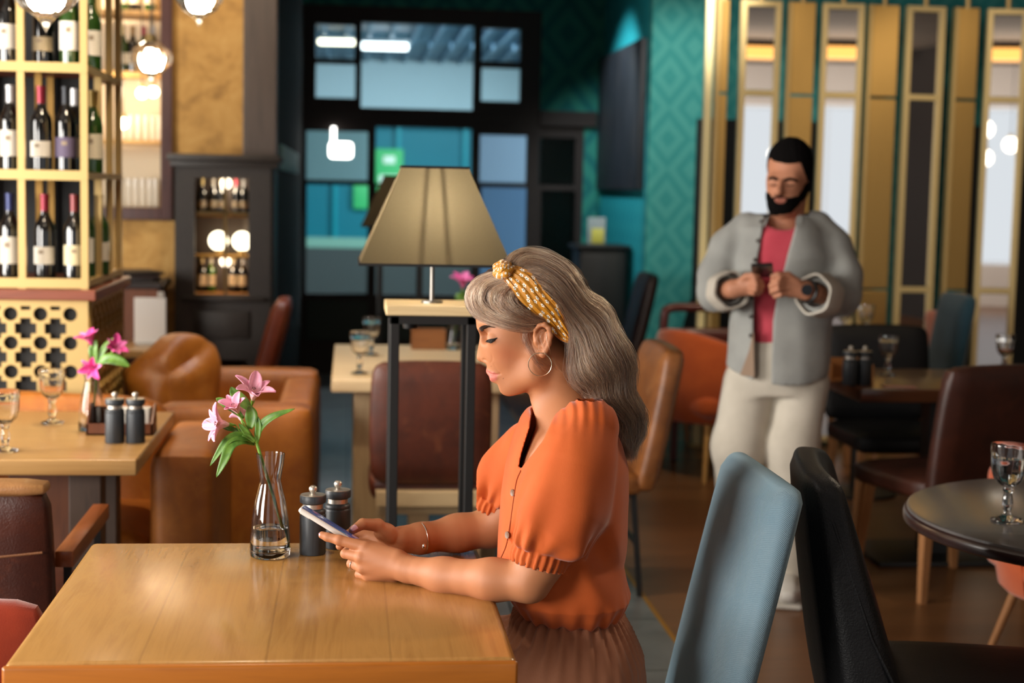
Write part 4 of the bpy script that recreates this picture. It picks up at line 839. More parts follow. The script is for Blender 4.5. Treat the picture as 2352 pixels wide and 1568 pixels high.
def tub(name, label, loc, rz, mat, legm, w=.56, h=.8, sh=.44):
    """tub chair: a wrapped shell whose top edge falls from back to arms; local +y faces forward"""
    t = thing(name, label, 'chair', loc, rz); n = 26; rs = []
    def ringpt(a, r, z): return Vector((sin(a) * r, -cos(a) * r * .95, z))
    prof = []
    for i in range(n + 1):
        a = (i / n - .5) * 3.9; k = cos(a / 2.6) ** 2; zt = sh + .10 + (h - sh - .10) * max(0, cos(a * .62)) ** 1.1
        ro, ri = w * .5, w * .5 - .07; zb = sh - .16
        rs.append([ringpt(a, ro * .86, zb), ringpt(a, ro * .93, zb + .02), ringpt(a, ro + .01, sh + .02), ringpt(a, ro + .025, zt - .03), ringpt(a, ro + .012, zt - .005), ringpt(a, ro - .02, zt), ringpt(a, ri + .005, zt - .02), ringpt(a, ri, sh), ringpt(a, ri - .02, zb + .02)])
    MB().rings(rs).build('shell', mat, t, ang=60)
    MB().soft((0, .03, sh - .06), (w - .1, w - .06, .13), .05, .02, 8).build('seat', mat, t)
    for sx in (-1, 1):
        for sy in (-1, 1): MB().cyl((sx * .15, sy * .15, sh - .1), (sx * .235, sy * .235, 0), .018, .011, 10).build('leg', legm, t)
    return t
tub('tub_chair', 'orange velvet tub chair partly hidden under the round table at the right', (2.36, 4.66, 0), radians(180), fabric('bright_orange_velvet', '#c4501c', '#d8642a', .8, 300, .2, .5), LEGWOOD, .62, .72, .44)
tub('tub_chair', 'orange velvet tub chair with splayed wooden legs beside the standing man', (1.965, 8.28, 0), radians(-62), ORANGEVEL, wood('light_leg_wood', '#b98d4e', '#d0a462', '#c0944f', .5, 2), .58, .80, .46)
dr = thing('armchair', 'dark red wooden armchair with a curved open rail behind the orange tub chair', 'chair', (2.08, 8.86, 0)); RED = plain('dark_red_lacquer', '#4d1710', .4, 0, .5, .2)
MB().tube(catmull([(-.27, .02, .45), (-.27, 0, .78), (-.24, 0, .855), (-.1, 0, .865), (.1, 0, .865), (.24, 0, .855), (.27, 0, .78), (.27, .02, .45)], 5), .026, 10).build('back_rail', RED, dr)
MB().soft((0, 0, .66), (.46, .05, .16), .02, .005, 6).build('backrest', RED, dr); MB().soft((0, .0, .44), (.52, .44, .09), .03, .01, 7).build('seat', RED, dr)
for sx in (-1, 1):
    for sy in (-1, 1): MB().bar((sx * .22, sy * .17, .41), (sx * .23, sy * .18, 0), .035).build('leg', RED, dr, False)

dt = rect_table('dining_table', 'dark brown table to the right of the standing man, laid with mills and a goblet', 2.03, 2.95, 6.0, 6.72, .76, .055, DARKTOP, BLACK_METAL, False)
MB().bx(-.05, .05, -.05, .05, .02, .705).build('pedestal', BLACK_METAL, dt, False); MB().bx(-.3, .3, -.22, .22, 0, .02, .004).build('base_plate', BLACK_METAL, dt)
goblet(GZ(2038, 862, .7605), 'clear goblet on the dark brown table, beside the black mills'); goblet(GZ(2306, 858, .7605), 'clear goblet at the right end of the dark brown table, before the gold mirror frame')
mb_ = thing('condiment_box', 'tan wooden box behind the two black mills on the dark brown table', 'box', GZ(1952, 872, .7605)); MB().bx(-.1, .08, .03, .036, 0, .09).build('back_panel', BOXW, mb_, False); MB().bx(-.1, -.094, -.06, .03, 0, .07).bx(.074, .08, -.06, .03, 0, .07).bx(-.094, .074, -.06, .03, 0, .006).build('sides', BOXW, mb_, False)
BMILL = MILLWOOD
mill(GZ(1951, 884, .7605), 'left black mill on the dark brown table right of the man', 1.12); mill(GZ(1984, 884, .7605), 'right black mill on the dark brown table right of the man', 1.12)
tag(MB().box((0, 0, 0), (.13, .05, .006), .002).build('folded_napkin', plain('dusty_pink_napkin', '#a8786a', .8)), 'small folded pinkish napkin on the dark brown table by the goblet', 'napkin').location = GZ(2065, 888, .7645)
parsons('dining_chair', 'black leather chair on the far side of the dark brown table', (GY(2025, 800, 7.2).x, 7.0, 0), radians(180), BLACKLEATHER, LEGWOOD, .50, .50, .46, .90, .05, .46, .07, None, .034)
parsons('dining_chair', 'dark brown leather chair with its back to the camera, above the round grey table', (2.33, 5.86, 0), radians(16), leather('deep_brown_leather', '#29120b', '#3e1c11', .42, '#4c2618'), LEGWOOD, .50, .48, .47, .90, .09, .36, .08, None, .042)
parsons('dining_chair', 'dark blue upholstered chair facing left by the mirror screen', (GY(2118, 760, 8.3).x - .10, 8.33, 0), radians(90), BLUEFAB, LEGWOOD, .42, .46, .47, .99, .09, .42, .07)
parsons('dining_chair', 'burnt orange chair just behind the dark blue chair by the mirror screen', (GY(2175, 800, 8.62).x + .24, 8.70, 0), radians(-90), ORANGEVEL, LEGWOOD, .42, .42, .45, .86, .05, .42, .07)
st_ = thing('stool', 'dark blue upholstered stool beside the standing man\'s hip', 'stool', (GY(1896, 900, 8.55).x, 8.72, 0)); MB().soft((0, 0, .43), (.34, .34, .12), .03, .01, 7).build('seat', BLUEFAB, st_)
for sx in (-1, 1):
    for sy in (-1, 1): MB().bar((sx * .13, sy * .13, .38), (sx * .15, sy * .15, 0), .034).build('leg', LEGWOOD, st_, False)
r2 = thing('round_table', 'small round pale table before the gold screen, behind the standing man\'s elbow', 'table', (GY(1978, 745, 7.75).x, 7.72, 0)); MB().lathe([(0, .80), (.265, .80), (.27, .795), (.27, .775), (0, .775)], 48).build('tabletop', plain('pale_olive_top', '#8f8a68', .25, 0, .5, .2), r2, ang=40); MB().cyl((0, 0, .03), (0, 0, .775), .035, n=16).build('pedestal', BLACK_METAL, r2); MB().lathe([(0, 0), (.2, 0), (.2, .015), (.05, .03), (0, .03)], 32).build('base', BLACK_METAL, r2)
_g = goblet(GZ(1988, 776, .8005), 'clear goblet on the small round pale table behind the standing man'); _g2 = goblet(GZ(1938, 772, .8005), 'goblet half hidden behind the standing man\'s elbow on the small round pale table')
# by the alcove
hs = thing('host_stand', 'black host stand in the dark corner by the entrance', 'stand', (1.83, 11.4, 0)); MB().bx(-.17, .17, -.2, .2, 0, 1.1, .01).build('body', plain('black_stand', '#090a0b', .5), hs); MB().bx(-.2, .2, -.23, .23, 1.1, 1.13, .006).build('top', plain('black_stand', '#090a0b', .5), hs)
cdh = thing('table_card', 'small grey and yellow card standing on the black host stand', 'card', (1.79, 11.3, 1.131), -.15); MB().box((0, 0, .1), (.13, .01, .2), .002, 2, RX(-.2)).build('card', plain('grey_card', '#8f9a9c', .5), cdh); MB().box((.01, -.016, .065), (.09, .004, .11), .001, 2, RX(-.2)).build('printed_panel', plain('yellow_print', '#c8c04a', .5), cdh); MB().box((0, .02, .006), (.13, .08, .012), .002).build('base', plain('black_stand', '#090a0b', .5), cdh)
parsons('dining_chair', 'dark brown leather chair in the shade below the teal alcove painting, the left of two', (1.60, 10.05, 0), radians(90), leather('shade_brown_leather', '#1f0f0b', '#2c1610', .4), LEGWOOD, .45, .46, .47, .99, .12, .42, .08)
parsons('dining_chair', 'black leather chair in front of the teal wall corner, the right of two', (1.86, 9.52, 0), radians(90), BLACKLEATHER, LEGWOOD, .42, .46, .47, .97, .14, .42, .08)
# lamps behind the camera, seen in the mirrors
COVE = glow('cove_light', '#ffb45c', 2.2)
cv = thing('cove_lamp', 'long warm ceiling lamp behind the camera, seen in the mirrors', 'ceiling light', (5.2, -.6, 3.28)); MB().bx(-2.4, 2.4, -.12, .12, -.1, .04, .02).build('diffuser', COVE, cv); MB().bx(-2.45, 2.45, -.15, .15, .04, .12, .01).build('housing', DARKWOOD, cv)
for k, (x, y, z) in enumerate(((4.1, .8, 2.3), (4.9, 2.0, 2.25), (5.7, -1.2, 2.2), (6.3, 1.0, 2.3), (6.9, -2.0, 2.35), (7.3, .2, 2.2), (5.2, .1, 2.0), (7.4, 4.4, 1.95), (7.6, 4.8, 1.85))):
    t = thing('globe_pendant', 'glass globe pendant on the unseen side of the room, met only in the mirrors', 'pendant lamp', (x, y, z), 0, 'globe pendants seen in the mirrors'); MB().sphere((0, 0, 0), .09).build('globe', glow('globe_glow', '#fff3dc', 7), t); MB().cyl((0, 0, .085), (0, 0, .13), .03, n=12).build('cap', GOLD_PAINT, t); MB().cyl((0, 0, .12), (0, 0, 3.4 - z), .004, n=6).build('cord', BLACK_METAL, t)
# ------------------------------------------------------------------ organic surfaces: distance fields meshed on a grid
def v3(p): return np.asarray(p, dtype=np.float32)
def smin(a, b, k):
    if k <= 0: return np.minimum(a, b)
    h = np.maximum(k - np.abs(a - b), 0) / k; return np.minimum(a, b) - h * h * k * .25
def smax(a, b, k): return -smin(-a, -b, k)
def cone(P, a, b, ra, rb):
    """capsule whose radius runs from ra to rb"""
    a, b = v3(a), v3(b); d = b - a; q = P - a; t = np.clip(q @ d / max(float(d @ d), 1e-9), 0, 1); c = q - t[:, None] * d
    return np.sqrt(np.einsum('ij,ij->i', c, c)) - (ra + (rb - ra) * t)
def chain(P, pts, rs, k=.006):
    f = None
    for i in range(len(pts) - 1):
        g = cone(P, pts[i], pts[i + 1], rs[i], rs[i + 1]); f = g if f is None else smin(f, g, k)
    return f
def ell(P, c, r, R=None):
    q = P - v3(c)
    if R is not None: q = q @ np.asarray(R, dtype=np.float32)
    r = v3(r); a = q / r; k0 = np.sqrt(np.einsum('ij,ij->i', a, a)); b = a / r; k1 = np.sqrt(np.einsum('ij,ij->i', b, b)); return k0 * (k0 - 1) / np.maximum(k1, 1e-6)
def rotm(ax, a):
    c, s = cos(a), sin(a); return {'x': [[1, 0, 0], [0, c, -s], [0, s, c]], 'y': [[c, 0, s], [0, 1, 0], [-s, 0, c]], 'z': [[c, -s, 0], [s, c, 0], [0, 0, 1]]}[ax]
def poly2(x, z, pts):
    """signed distance to a closed 2D outline, negative inside"""
    pts = np.asarray(pts, dtype=np.float32); n = len(pts); d = np.full(x.shape, 1e9, np.float32); ins = np.zeros(x.shape, bool)
    for i in range(n):
        ax, az = pts[i]; bx_, bz = pts[(i + 1) % n]; ex, ez = bx_ - ax, bz - az; wx, wz = x - ax, z - az
        t = np.clip((wx * ex + wz * ez) / max(ex * ex + ez * ez, 1e-12), 0, 1); d = np.minimum(d, (wx - ex * t) ** 2 + (wz - ez * t) ** 2)
        if abs(ez) > 1e-9: ins ^= ((az > z) != (bz > z)) & (x < ax + (z - az) / ez * ex)
    return np.sqrt(d) * np.where(ins, -1, 1)
def wav(P, f, seed=0):
    """cheap smooth noise, about -1..1"""
    rs = np.random.RandomState(seed); o = np.zeros(len(P), np.float32)
    for k in range(5):
        d = rs.normal(size=3); d /= np.linalg.norm(d); o += np.sin(P @ v3(d * f * (1 + .45 * k)) + rs.uniform(0, 6.28) + 1.3 * np.sin(P @ v3(rs.normal(size=3) * f * .35))) / (1 + .5 * k)
    return o / 2.6
def grid_mesh(f, lo, hi, h, B=12):
    lo, hi = np.array(lo, float), np.array(hi, float); nb = np.ceil((hi - lo) / (h * B)).astype(int); N = nb * B + 1
    bi = np.stack(np.meshgrid(*[np.arange(n) for n in nb], indexing='ij'), -1).reshape(-1, 3)
    cen = lo + (bi * B + B / 2) * h; fc = f(cen.astype(np.float32)); near = np.abs(fc) < h * B * .5 * 1.733 * 1.35
    F = np.repeat(np.repeat(np.repeat(np.where(fc < 0, -1, 1).reshape(nb).astype(np.float32), B, 0), B, 1), B, 2)
    F = np.pad(F, ((0, 1), (0, 1), (0, 1)), mode='edge'); loc = np.stack(np.meshgrid(*[np.arange(B + 1)] * 3, indexing='ij'), -1).reshape(-1, 3)
    nbk = bi[near]
    for s in range(0, len(nbk), 60):
        bb = nbk[s:s + 60]; idx = bb[:, None, :] * B + loc[None]; P = (lo + idx.reshape(-1, 3) * h).astype(np.float32); val = f(P).astype(np.float32); ii = idx.reshape(-1, 3)
        F[ii[:, 0], ii[:, 1], ii[:, 2]] = val
    ins = F < 0; c8 = [(i, j, k) for i in (0, 1) for j in (0, 1) for k in (0, 1)]; sl = lambda o: tuple(slice(o[a], N[a] - 1 + o[a]) for a in range(3))
    cnt = sum(ins[sl(o)].astype(np.int8) for o in c8); act = np.argwhere((cnt > 0) & (cnt < 8)); M = N - 1
    val = np.stack([F[act[:, 0] + o[0], act[:, 1] + o[1], act[:, 2] + o[2]] for o in c8], 1); acc = np.zeros((len(act), 3)); n = np.zeros(len(act))
    for a in range(8):
        for b in range(a + 1, 8):
            if sum(abs(c8[a][q] - c8[b][q]) for q in range(3)) != 1: continue
            m = (val[:, a] < 0) != (val[:, b] < 0); t = val[m, a] / (val[m, a] - val[m, b]); pa, pb = np.array(c8[a]), np.array(c8[b]); acc[m] += pa + (pb - pa) * t[:, None]; n[m] += 1
    V = lo + (act + acc / n[:, None]) * h; key = (act[:, 0] * M[1] + act[:, 1]) * M[2] + act[:, 2]; quads = []
    for ax in range(3):
        o = [0, 0, 0]; o[ax] = 1; u, w_ = [a for a in range(3) if a != ax]; A = ins[:N[0] - o[0], :N[1] - o[1], :N[2] - o[2]]; Bq = ins[o[0]:, o[1]:, o[2]:]; e = np.argwhere(A != Bq)
        e = e[(e[:, u] > 0) & (e[:, w_] > 0) & (e[:, u] < M[u]) & (e[:, w_] < M[w_])]; q = []
        for du, dw in ((1, 1), (0, 1), (0, 0), (1, 0)): c = e.copy(); c[:, u] -= du; c[:, w_] -= dw; q.append(np.searchsorted(key, (c[:, 0] * M[1] + c[:, 1]) * M[2] + c[:, 2]))
        q = np.stack(q, 1); fl = A[e[:, 0], e[:, 1], e[:, 2]] ^ (ax == 1); q[~fl] = q[~fl][:, ::-1]; quads.append(q)
    return V, np.concatenate(quads)
def np_mesh(name, V, Q):
    me = bpy.data.meshes.new(name); me.vertices.add(len(V)); me.vertices.foreach_set('co', V.astype(np.float32).ravel()); me.loops.add(Q.size); me.loops.foreach_set('vertex_index', Q.astype(np.int32).ravel())
    me.polygons.add(len(Q)); me.polygons.foreach_set('loop_start', np.arange(0, Q.size, 4, dtype=np.int32)); me.update(calc_edges=True); me.validate(); me.shade_smooth(); return me
def bound(P, c, r): return np.linalg.norm(P - v3(c), axis=1) - r
def point_color(me, name, cols):
    a = me.color_attributes.new(name, 'FLOAT_COLOR', 'POINT'); c = np.ones((len(me.vertices), 4), np.float32); c[:, :3] = cols; a.data.foreach_set('color', c.ravel())
def vert_array(me):
    a = np.empty(len(me.vertices) * 3, np.float32); me.vertices.foreach_get('co', a); return a.reshape(-1, 3)
# ------------------------------------------------------------------ the seated woman
class Fig:
    """local frame of a figure: x image-right, y away from the camera, z up; L() turns a traced pixel plus a depth offset into a local point"""
    def __init__(s, px, py, d):
        s.O = PD(px, py, d); v = ray(px, py); y = Vector((v.x, v.y, 0)).normalized(); x = Vector((y.y, -y.x, 0)); s.y = y
        s.M = Matrix.Translation(s.O) @ Matrix((x, y, Vector((0, 0, 1)))).transposed().to_4x4(); s.I = s.M.inverted(); s.eye = np.array(s.I @ EYE, np.float32)
    def L(s, px, py, t=0.0):
        r = ray(px, py); k = ((s.O - EYE).dot(s.y) - t) / r.dot(s.y); return np.array(s.I @ (EYE + r * k), np.float32)
    def hit(s, pts, f, t0=.32, t1=-.02, n=70, lift=0.0, miss=0.0):
        """first point of the field f met from the camera through each pixel, lifted off the surface"""
        pts = np.asarray(pts, float); A = np.array([s.L(x, y, t0) for x, y in pts]); Bp = np.array([s.L(x, y, t1) for x, y in pts]); out = np.array([s.L(x, y, miss) for x, y in pts]); done = np.zeros(len(pts), bool)
        prev = np.zeros(len(pts)); k0 = np.zeros(len(pts)); k1 = np.ones(len(pts)); n = min(n, 60)
        for i in range(n + 1):
            m = np.where(~done)[0]
            if not len(m): break
            h = f((A[m] + (Bp[m] - A[m]) * (i / n)).astype(np.float32)) - lift < 0; k0[m[h]] = max(i - 1, 0) / n; k1[m[h]] = i / n; done[m[h]] = True
        d = np.where(done)[0]
        for _ in range(7):
            if not len(d): break
            km = (k0[d] + k1[d]) / 2; h = f((A[d] + (Bp[d] - A[d]) * km[:, None]).astype(np.float32)) - lift < 0; k1[d[h]] = km[h]; k0[d[~h]] = km[~h]
        out[d] = (A[d] + (Bp[d] - A[d]) * k1[d][:, None]); return out
W = Fig(1250, 1100, 3.07); L = W.L
def H(X, Y, t=0.0): return L(1040 + X / 3.137, 560 + Y / 3.137, t)
prof = [(480, 108), (330, 190), (235, 290), (188, 390), (168, 480), (164, 530), (168, 570), (175, 598), (187, 625), (196, 650), (196, 675), (190, 710), (181, 755), (172, 798), (171, 820), (178, 840), (200, 851), (236, 856), (246, 868), (246, 884), (241, 902), (240, 917), (247, 931), (259, 940), (264, 949), (267, 963), (274, 979), (296, 989), (320, 996), (330, 1012), (336, 1032), (346, 1055), (368, 1074), (402, 1084), (440, 1080), (490, 1068), (524, 1062), (546, 1085), (556, 1115), (575, 1165), (598, 1230), (600, 1290), (575, 1360), (545, 1440), (505, 1540)]
pc_ = catmull([(x, y, 0) for x, y in prof], 3); PROF = np.array([H(p.x, p.y)[[0, 2]] for p in pc_] + [H(505, 1900)[[0, 2]], H(2400, 1900)[[0, 2]], H(2400, -500)[[0, 2]], H(480, -500)[[0, 2]]])
TILT = rotm('y', radians(-19))
DET = {}
def K(X, Y): return (1080 + X / 7.127, 700 + Y / 7.127)
def f_head(P, detail=True):
    S = P.copy(); S[:, 1] = -np.abs(S[:, 1])                       # both sides alike
    f = ell(S, H(520, 430), (.097, .074, .088)); f = smin(f, ell(S, H(395, 720), (.056, .057, .082), TILT), .03)
    f = smin(f, cone(S, H(600, 790, .050), H(588, 935, .043), .021, .018), .03); f = smin(f, cone(S, H(588, 935, .043), H(400, 1040, .010), .018, .021), .028)
    f = smin(f, cone(S, H(560, 800, .0), H(420, 1000, .0), .045, .026), .03)
    f = smin(f, ell(S, H(405, 700, .044), (.034, .017, .020)), .022); f = smin(f, ell(S, H(325, 925), (.024, .029, .029)), .02)
    f = smin(f, ell(S, H(388, 1034), (.0155, .019, .0145)), .015); f = smin(f, ell(S, H(220, 606, .026), (.012, .025, .007)), .012)
    f = smax(f, -ell(S, H(226, 672, .034), (.014, .015, .010)), .012)
    f = smin(f, cone(S, H(216, 655), H(204, 812), .0085, .0105), .010); f = smin(f, cone(S, H(238, 690, .008), H(246, 800, .010), .008, .0095), .01)
    f = smin(f, ell(S, H(253, 830, .0140), (.0116, .0078, .0090)), .004)
    if detail:
        D = DET; f = smin(f, ell(S, D['eye'], (.0125, .0125, .0115)), .005)
        f = smin(f, chain(S, D['ulip'], [.0032, .0036, .0034, .0012], .002), .004); f = smin(f, chain(S, D['llip'], [.0050, .0052, .0044, .0014], .002), .004)
        f = smax(f, -chain(S, D['mouth'], [.0016, .0015, .0014, .0013, .0010], .0005), .0028)
        f = smax(f, -chain(S, D['alar'], [.0002, .0006, .0008, .0006, .0002], .0005), .002); f = smax(f, -chain(S, D['fold'], [.0001, .0004, .0004, .0001], .0005), .0022)
        f = smax(f, -chain(S, D['nostril'], [.0012, .0024, .0022, .0012], .001), .0025)
    # ear
    e = ell(S, H(640, 690, .069), (.0165, .009, .028), rotm('y', radians(-6))); hx = chain(S, [H(592, 665, .073), H(598, 622, .077), H(625, 588, .080), H(662, 582, .083), H(694, 612, .085), H(704, 660, .085), H(696, 715, .083), H(676, 762, .080), H(650, 796, .076), H(626, 790, .074)], [.0035, .004, .0044, .0046, .0046, .0044, .0042, .0048, .0062, .0052], .004)
    e = smin(e, hx, .004); e = smax(e, -ell(S, H(642, 668, .083), (.0115, .0075, .0165), rotm('y', radians(-8))), .004); e = smin(e, chain(S, [H(672, 640, .0805), H(674, 690, .081), H(652, 738, .079)], [.003, .0035, .003], .003), .004); e = smin(e, ell(S, H(602, 700, .0745), (.0045, .005, .006)), .005)
    f = smin(f, e, .006)
    nk = chain(S, [H(690, 830), H(735, 1000), H(800, 1270)], [.052, .0495, .057], .02); f = smin(f, nk, .014)
    f = smin(f, cone(S, H(640, 880, .045), H(640, 1250, .02), .012, .012), .02)
    f = smin(f, cone(S, H(850, 1225, .02), L(1345, 1015, .115), .046, .03), .03); f = smin(f, ell(S, L(1297, 1095, .0), (.102, .156, .165)), .04)
    f = smin(f, cone(S, H(640, 1262, .012), L(1320, 985, .11), .011, .008), .016)
    return smax(f, poly2(P[:, 0], P[:, 2], PROF), .004)
f0 = lambda P: f_head(P, False)
def onhead(pts, lift=0.0): return [np.array(p) for p in W.hit([K(*p) for p in pts], f0, lift=lift, n=260)]
DET['eye'] = onhead([(345, 572)])[0] + np.array([.004, .0088, .0015], np.float32)
DET['lid'] = onhead([(238, 560), (262, 522), (310, 508), (370, 515), (435, 548)]); DET['mouth'] = onhead([(283, 1095), (325, 1125), (380, 1142), (440, 1142), (492, 1128)])
DET['ulip'] = onhead([(280, 1068), (320, 1100), (390, 1124), (480, 1126)], -.0022); DET['llip'] = onhead([(340, 1180), (370, 1195), (420, 1185), (482, 1140)], -.0032)
DET['alar'] = onhead([(335, 790), (357, 825), (366, 870), (360, 920), (335, 945)]); DET['fold'] = onhead([(385, 960), (420, 1030), (470, 1095), (525, 1170)]); DET['nostril'] = onhead([(195, 905), (215, 900), (245, 905), (268, 915)])
def tail(pts, t): return [L(x, y, t_ + t) for x, y, t_ in pts]
W_N = [(928, 1304, .078), (838, 1258, .060), (829, 1280, .066), (833, 1304, .064), (846, 1323, .058)]
def f_arms(P):
    f = chain(P, [L(1340, 1020, .13), L(1240, 1290, .183), L(1216, 1336, .186)], [.040, .041, .038], .02)
    f = smin(f, chain(P, [L(1216, 1334, .186), L(1130, 1331, .165), L(1020, 1322, .115), L(938, 1307, .080)], [.0385, .0375, .0325, .0255], .02), .012)
    f = smin(f, chain(P, [L(1320, 1020, -.13), L(1150, 1190, -.20), L(1128, 1212, -.20)], [.040, .041, .040], .02), .03)
    f = smin(f, chain(P, [L(1128, 1212, -.20), L(1050, 1224, -.180), L(965, 1236, -.135), L(925, 1238, -.115)], [.041, .037, .029, .026], .02), .012)
    return smin(f, chain(P, [L(1300, 1100), L(1300, 1385)], [.09, .09], .02), .02)
def f_hand_near(P):
    w_ = L(*W_N[0]); f = chain(P, [L(938, 1307, .080), w_], [.0255, .024], .01)
    for (x, y, t), r in zip(W_N[1:], (.0125, .0125, .0118, .0108)): f = smin(f, cone(P, w_, L(x, y, t), .018, r), .011)
    f = smin(f, cone(P, L(905, 1322, .055), L(858, 1325, .045), .016, .013), .014); f = smin(f, cone(P, L(912, 1280, .07), L(858, 1262, .05), .017, .014), .014)
    F = [([(838, 1256, .060), (779, 1240, .052), (752, 1233, .046), (740, 1228.5, .043)], [.0118, .0098, .0086, .0074]),
         ([(829, 1279, .066), (793, 1271, .050), (797, 1266, .026), (812, 1258, .014)], [.0116, .0095, .0088, .0078]),
         ([(833, 1303, .064), (807, 1294, .048), (810, 1287, .022), (824, 1279, .008)], [.011, .0092, .0084, .0074]),
         ([(846, 1322, .058), (825, 1318, .040), (829, 1309, .018), (842, 1302, .004)], [.0102, .0084, .0076, .0068]),
         ([(905, 1277, .045), (872, 1259, .022), (840, 1250, .004), (818, 1246, -.006)], [.0145, .0118, .0102, .0085])]
    for pts, rs in F: f = smin(f, chain(P, [L(*p) for p in pts], rs, .003), .0035)
    f = smin(f, ell(P, L(779, 1240.5, .054), (.0098, .0085, .0098)), .004)
    return f
def f_hand_far(P):
    w_ = L(918, 1239, -.110); f = chain(P, [L(930, 1238, -.117), w_], [.026, .0245], .01)
    for (x, y, t), r in zip(((848, 1230, -.125), (850, 1247, -.118), (858, 1262, -.108), (868, 1272, -.098)), (.012, .012, .0115, .0105)): f = smin(f, cone(P, w_, L(x, y, t), .018, r), .011)
    f = smin(f, ell(P, L(884, 1221, -.092), (.024, .016, .019)), .012)
    F = [([(896, 1232, -.095), (868, 1206, -.082), (833, 1203, -.060), (810, 1217, -.045)], [.0175, .0135, .0112, .0085]),
         ([(848, 1228, -.125), (806, 1224, -.122), (784, 1232, -.095), (778, 1240, -.070)], [.0115, .0095, .0086, .0074]),
         ([(850, 1246, -.118), (806, 1250, -.105), (786, 1252, -.075), (780, 1254, -.045)], [.0115, .0095, .0088, .0078]),
         ([(858, 1261, -.108), (816, 1268, -.090), (800, 1266, -.060), (798, 1264, -.030)], [.011, .0092, .0084, .0074]),
         ([(868, 1271, -.098), (836, 1280, -.080), (822, 1278, -.055), (820, 1275, -.030)], [.010, .0084, .0076, .0068])]
    for pts, rs in F: f = smin(f, chain(P, [L(*p) for p in pts], rs, .003), .0035)
    f = smax(f, -chain(P, [L(858, 1222, -.060), L(872, 1240, -.075), L(893, 1252, -.082)], [.0016, .0022, .0016], .001), .006)
    return f
def f_body(P):
    out = np.full(len(P), 9.0, np.float32); groups = ((f_head, H(620, 750), .34, .02), (f_arms, L(1180, 1200), .55, .012), (f_hand_near, L(845, 1280, .05), .17, .008), (f_hand_far, L(855, 1240, -.09), .17, .008))
    for g, c, r, k in groups:
        b = bound(P, c, r); m = b < .03
        if m.any(): out[m] = smin(out[m], g(P[m]), k)
        out[~m] = np.minimum(out[~m], np.maximum(b[~m], .02) + .01)
    return out
lo = np.array([L(690, 1200, 0)[0], -.27, L(1250, 1420)[2] - .02]); hi = np.array([L(1440, 560, 0)[0] + .02, .27, L(1250, 590)[2]])
V, Q = grid_mesh(f_body, lo, hi, .0021)
me = np_mesh('person', V, Q); V = vert_array(me)
# pigment: lips, a little blush, two moles
S_ = V.copy(); S_[:, 1] = -np.abs(S_[:, 1]); _u, _l = [np.array([p[0], 0, p[2]], np.float32) for p in (H(264, 921), H(286, 964))]
lip = np.minimum(chain(S_, [_u] + DET['ulip'], [.0052, .0040, .0040, .0036, .0012]), chain(S_, [_l] + DET['llip'], [.0062, .0056, .0056, .0046, .0014])); lipm = np.clip(1 - lip / .0011, 0, 1)[:, None]
blush = np.exp(-(np.linalg.norm(S_ - H(390, 790, .055), axis=1) / .026) ** 2)[:, None]
base = np.array(lin('#ab704a')[:3]); col = base + (np.array(lin('#bd7252')[:3]) - base) * .5 * blush; col = col + (np.array(lin('#b9655c')[:3]) - col) * lipm * .9
for X, Y in ((363, 970), (276, 882)):
    c = W.hit([(1040 + X / 3.137, 560 + Y / 3.137)], f_body)[0]; m = np.clip(1 - (np.linalg.norm(V - c, axis=1) - .0008) / .0008, 0, 1)[:, None]; col = col + (np.array([.05, .02, .012]) - col) * m * .85
for t0, c, r in ((L(780, 1240, .055), lin('#c07a58'), .008),): m = np.exp(-(np.linalg.norm(V - t0, axis=1) / r) ** 2)[:, None]; col = col + (np.array(c[:3]) - col) * m * .5
point_color(me, 'pigment', col)
def skin(name, rough=.56):
    t = NT(name); t.set(Roughness=rough, Subsurface_Weight=.12, Subsurface_Radius=(.012, .005, .003), Subsurface_Scale=.5, Specular_IOR_Level=.4); a = t.n('ShaderNodeAttribute', attribute_name='pigment')
    n = t.noise(t.coords(), 90, 4, .6); t.l(t.mix(t.math('MULTIPLY', n, .22), a.outputs[0], (.42, .17, .09, 1)), t.b.inputs['Base Color']); t.bump(t.noise(t.coords(), 900, 3), .12, .0012); return t.m
SKIN = skin('skin')
wo = link('person', me, SKIN); wo.matrix_world = W.M; tag(wo, 'person in an orange puff-sleeved blouse, seated, looking down at a white phone', 'person')
def child(name, m, mat, ang=40): o = m.build(name, mat, wo, True, ang); return o
def onskin(pts, lift=.0006, n=4):
    c = catmull([(x, y, 0) for x, y in pts], n); return [Vector(p) for p in W.hit([K(p.x, p.y) for p in c], f_body, lift=lift, n=260)]
LASH = plain('lash_dark', '#140d0a', .6); BROW = plain('brow_brown', '#3b2417', .8)
def mirror(pts): return [Vector((p.x, -p.y, p.z)) for p in pts]
def skingrid(top, bot, rows, lift, n=8):
    a, b = catmull([(x, y, 0) for x, y in top], n), catmull([(x, y, 0) for x, y in bot], n); px_ = [K(*(p.lerp(q, k / (rows - 1)))[:2]) for p, q in zip(a, b) for k in range(rows)]
    h = W.hit(px_, f_body, lift=lift); return [[Vector(h[i * rows + k]) for k in range(rows)] for i in range(len(a))]
EYE_G = skingrid([(262, 588), (300, 572), (350, 560), (400, 553), (440, 540)], [(258, 602), (290, 614), (340, 626), (385, 600), (438, 545)], 5, .0007, 4)
BROW_G = skingrid([(138, 390), (175, 354), (235, 334), (310, 338), (405, 370)], [(200, 448), (222, 408), (262, 378), (320, 364), (410, 376)], 9, .0007, 8)
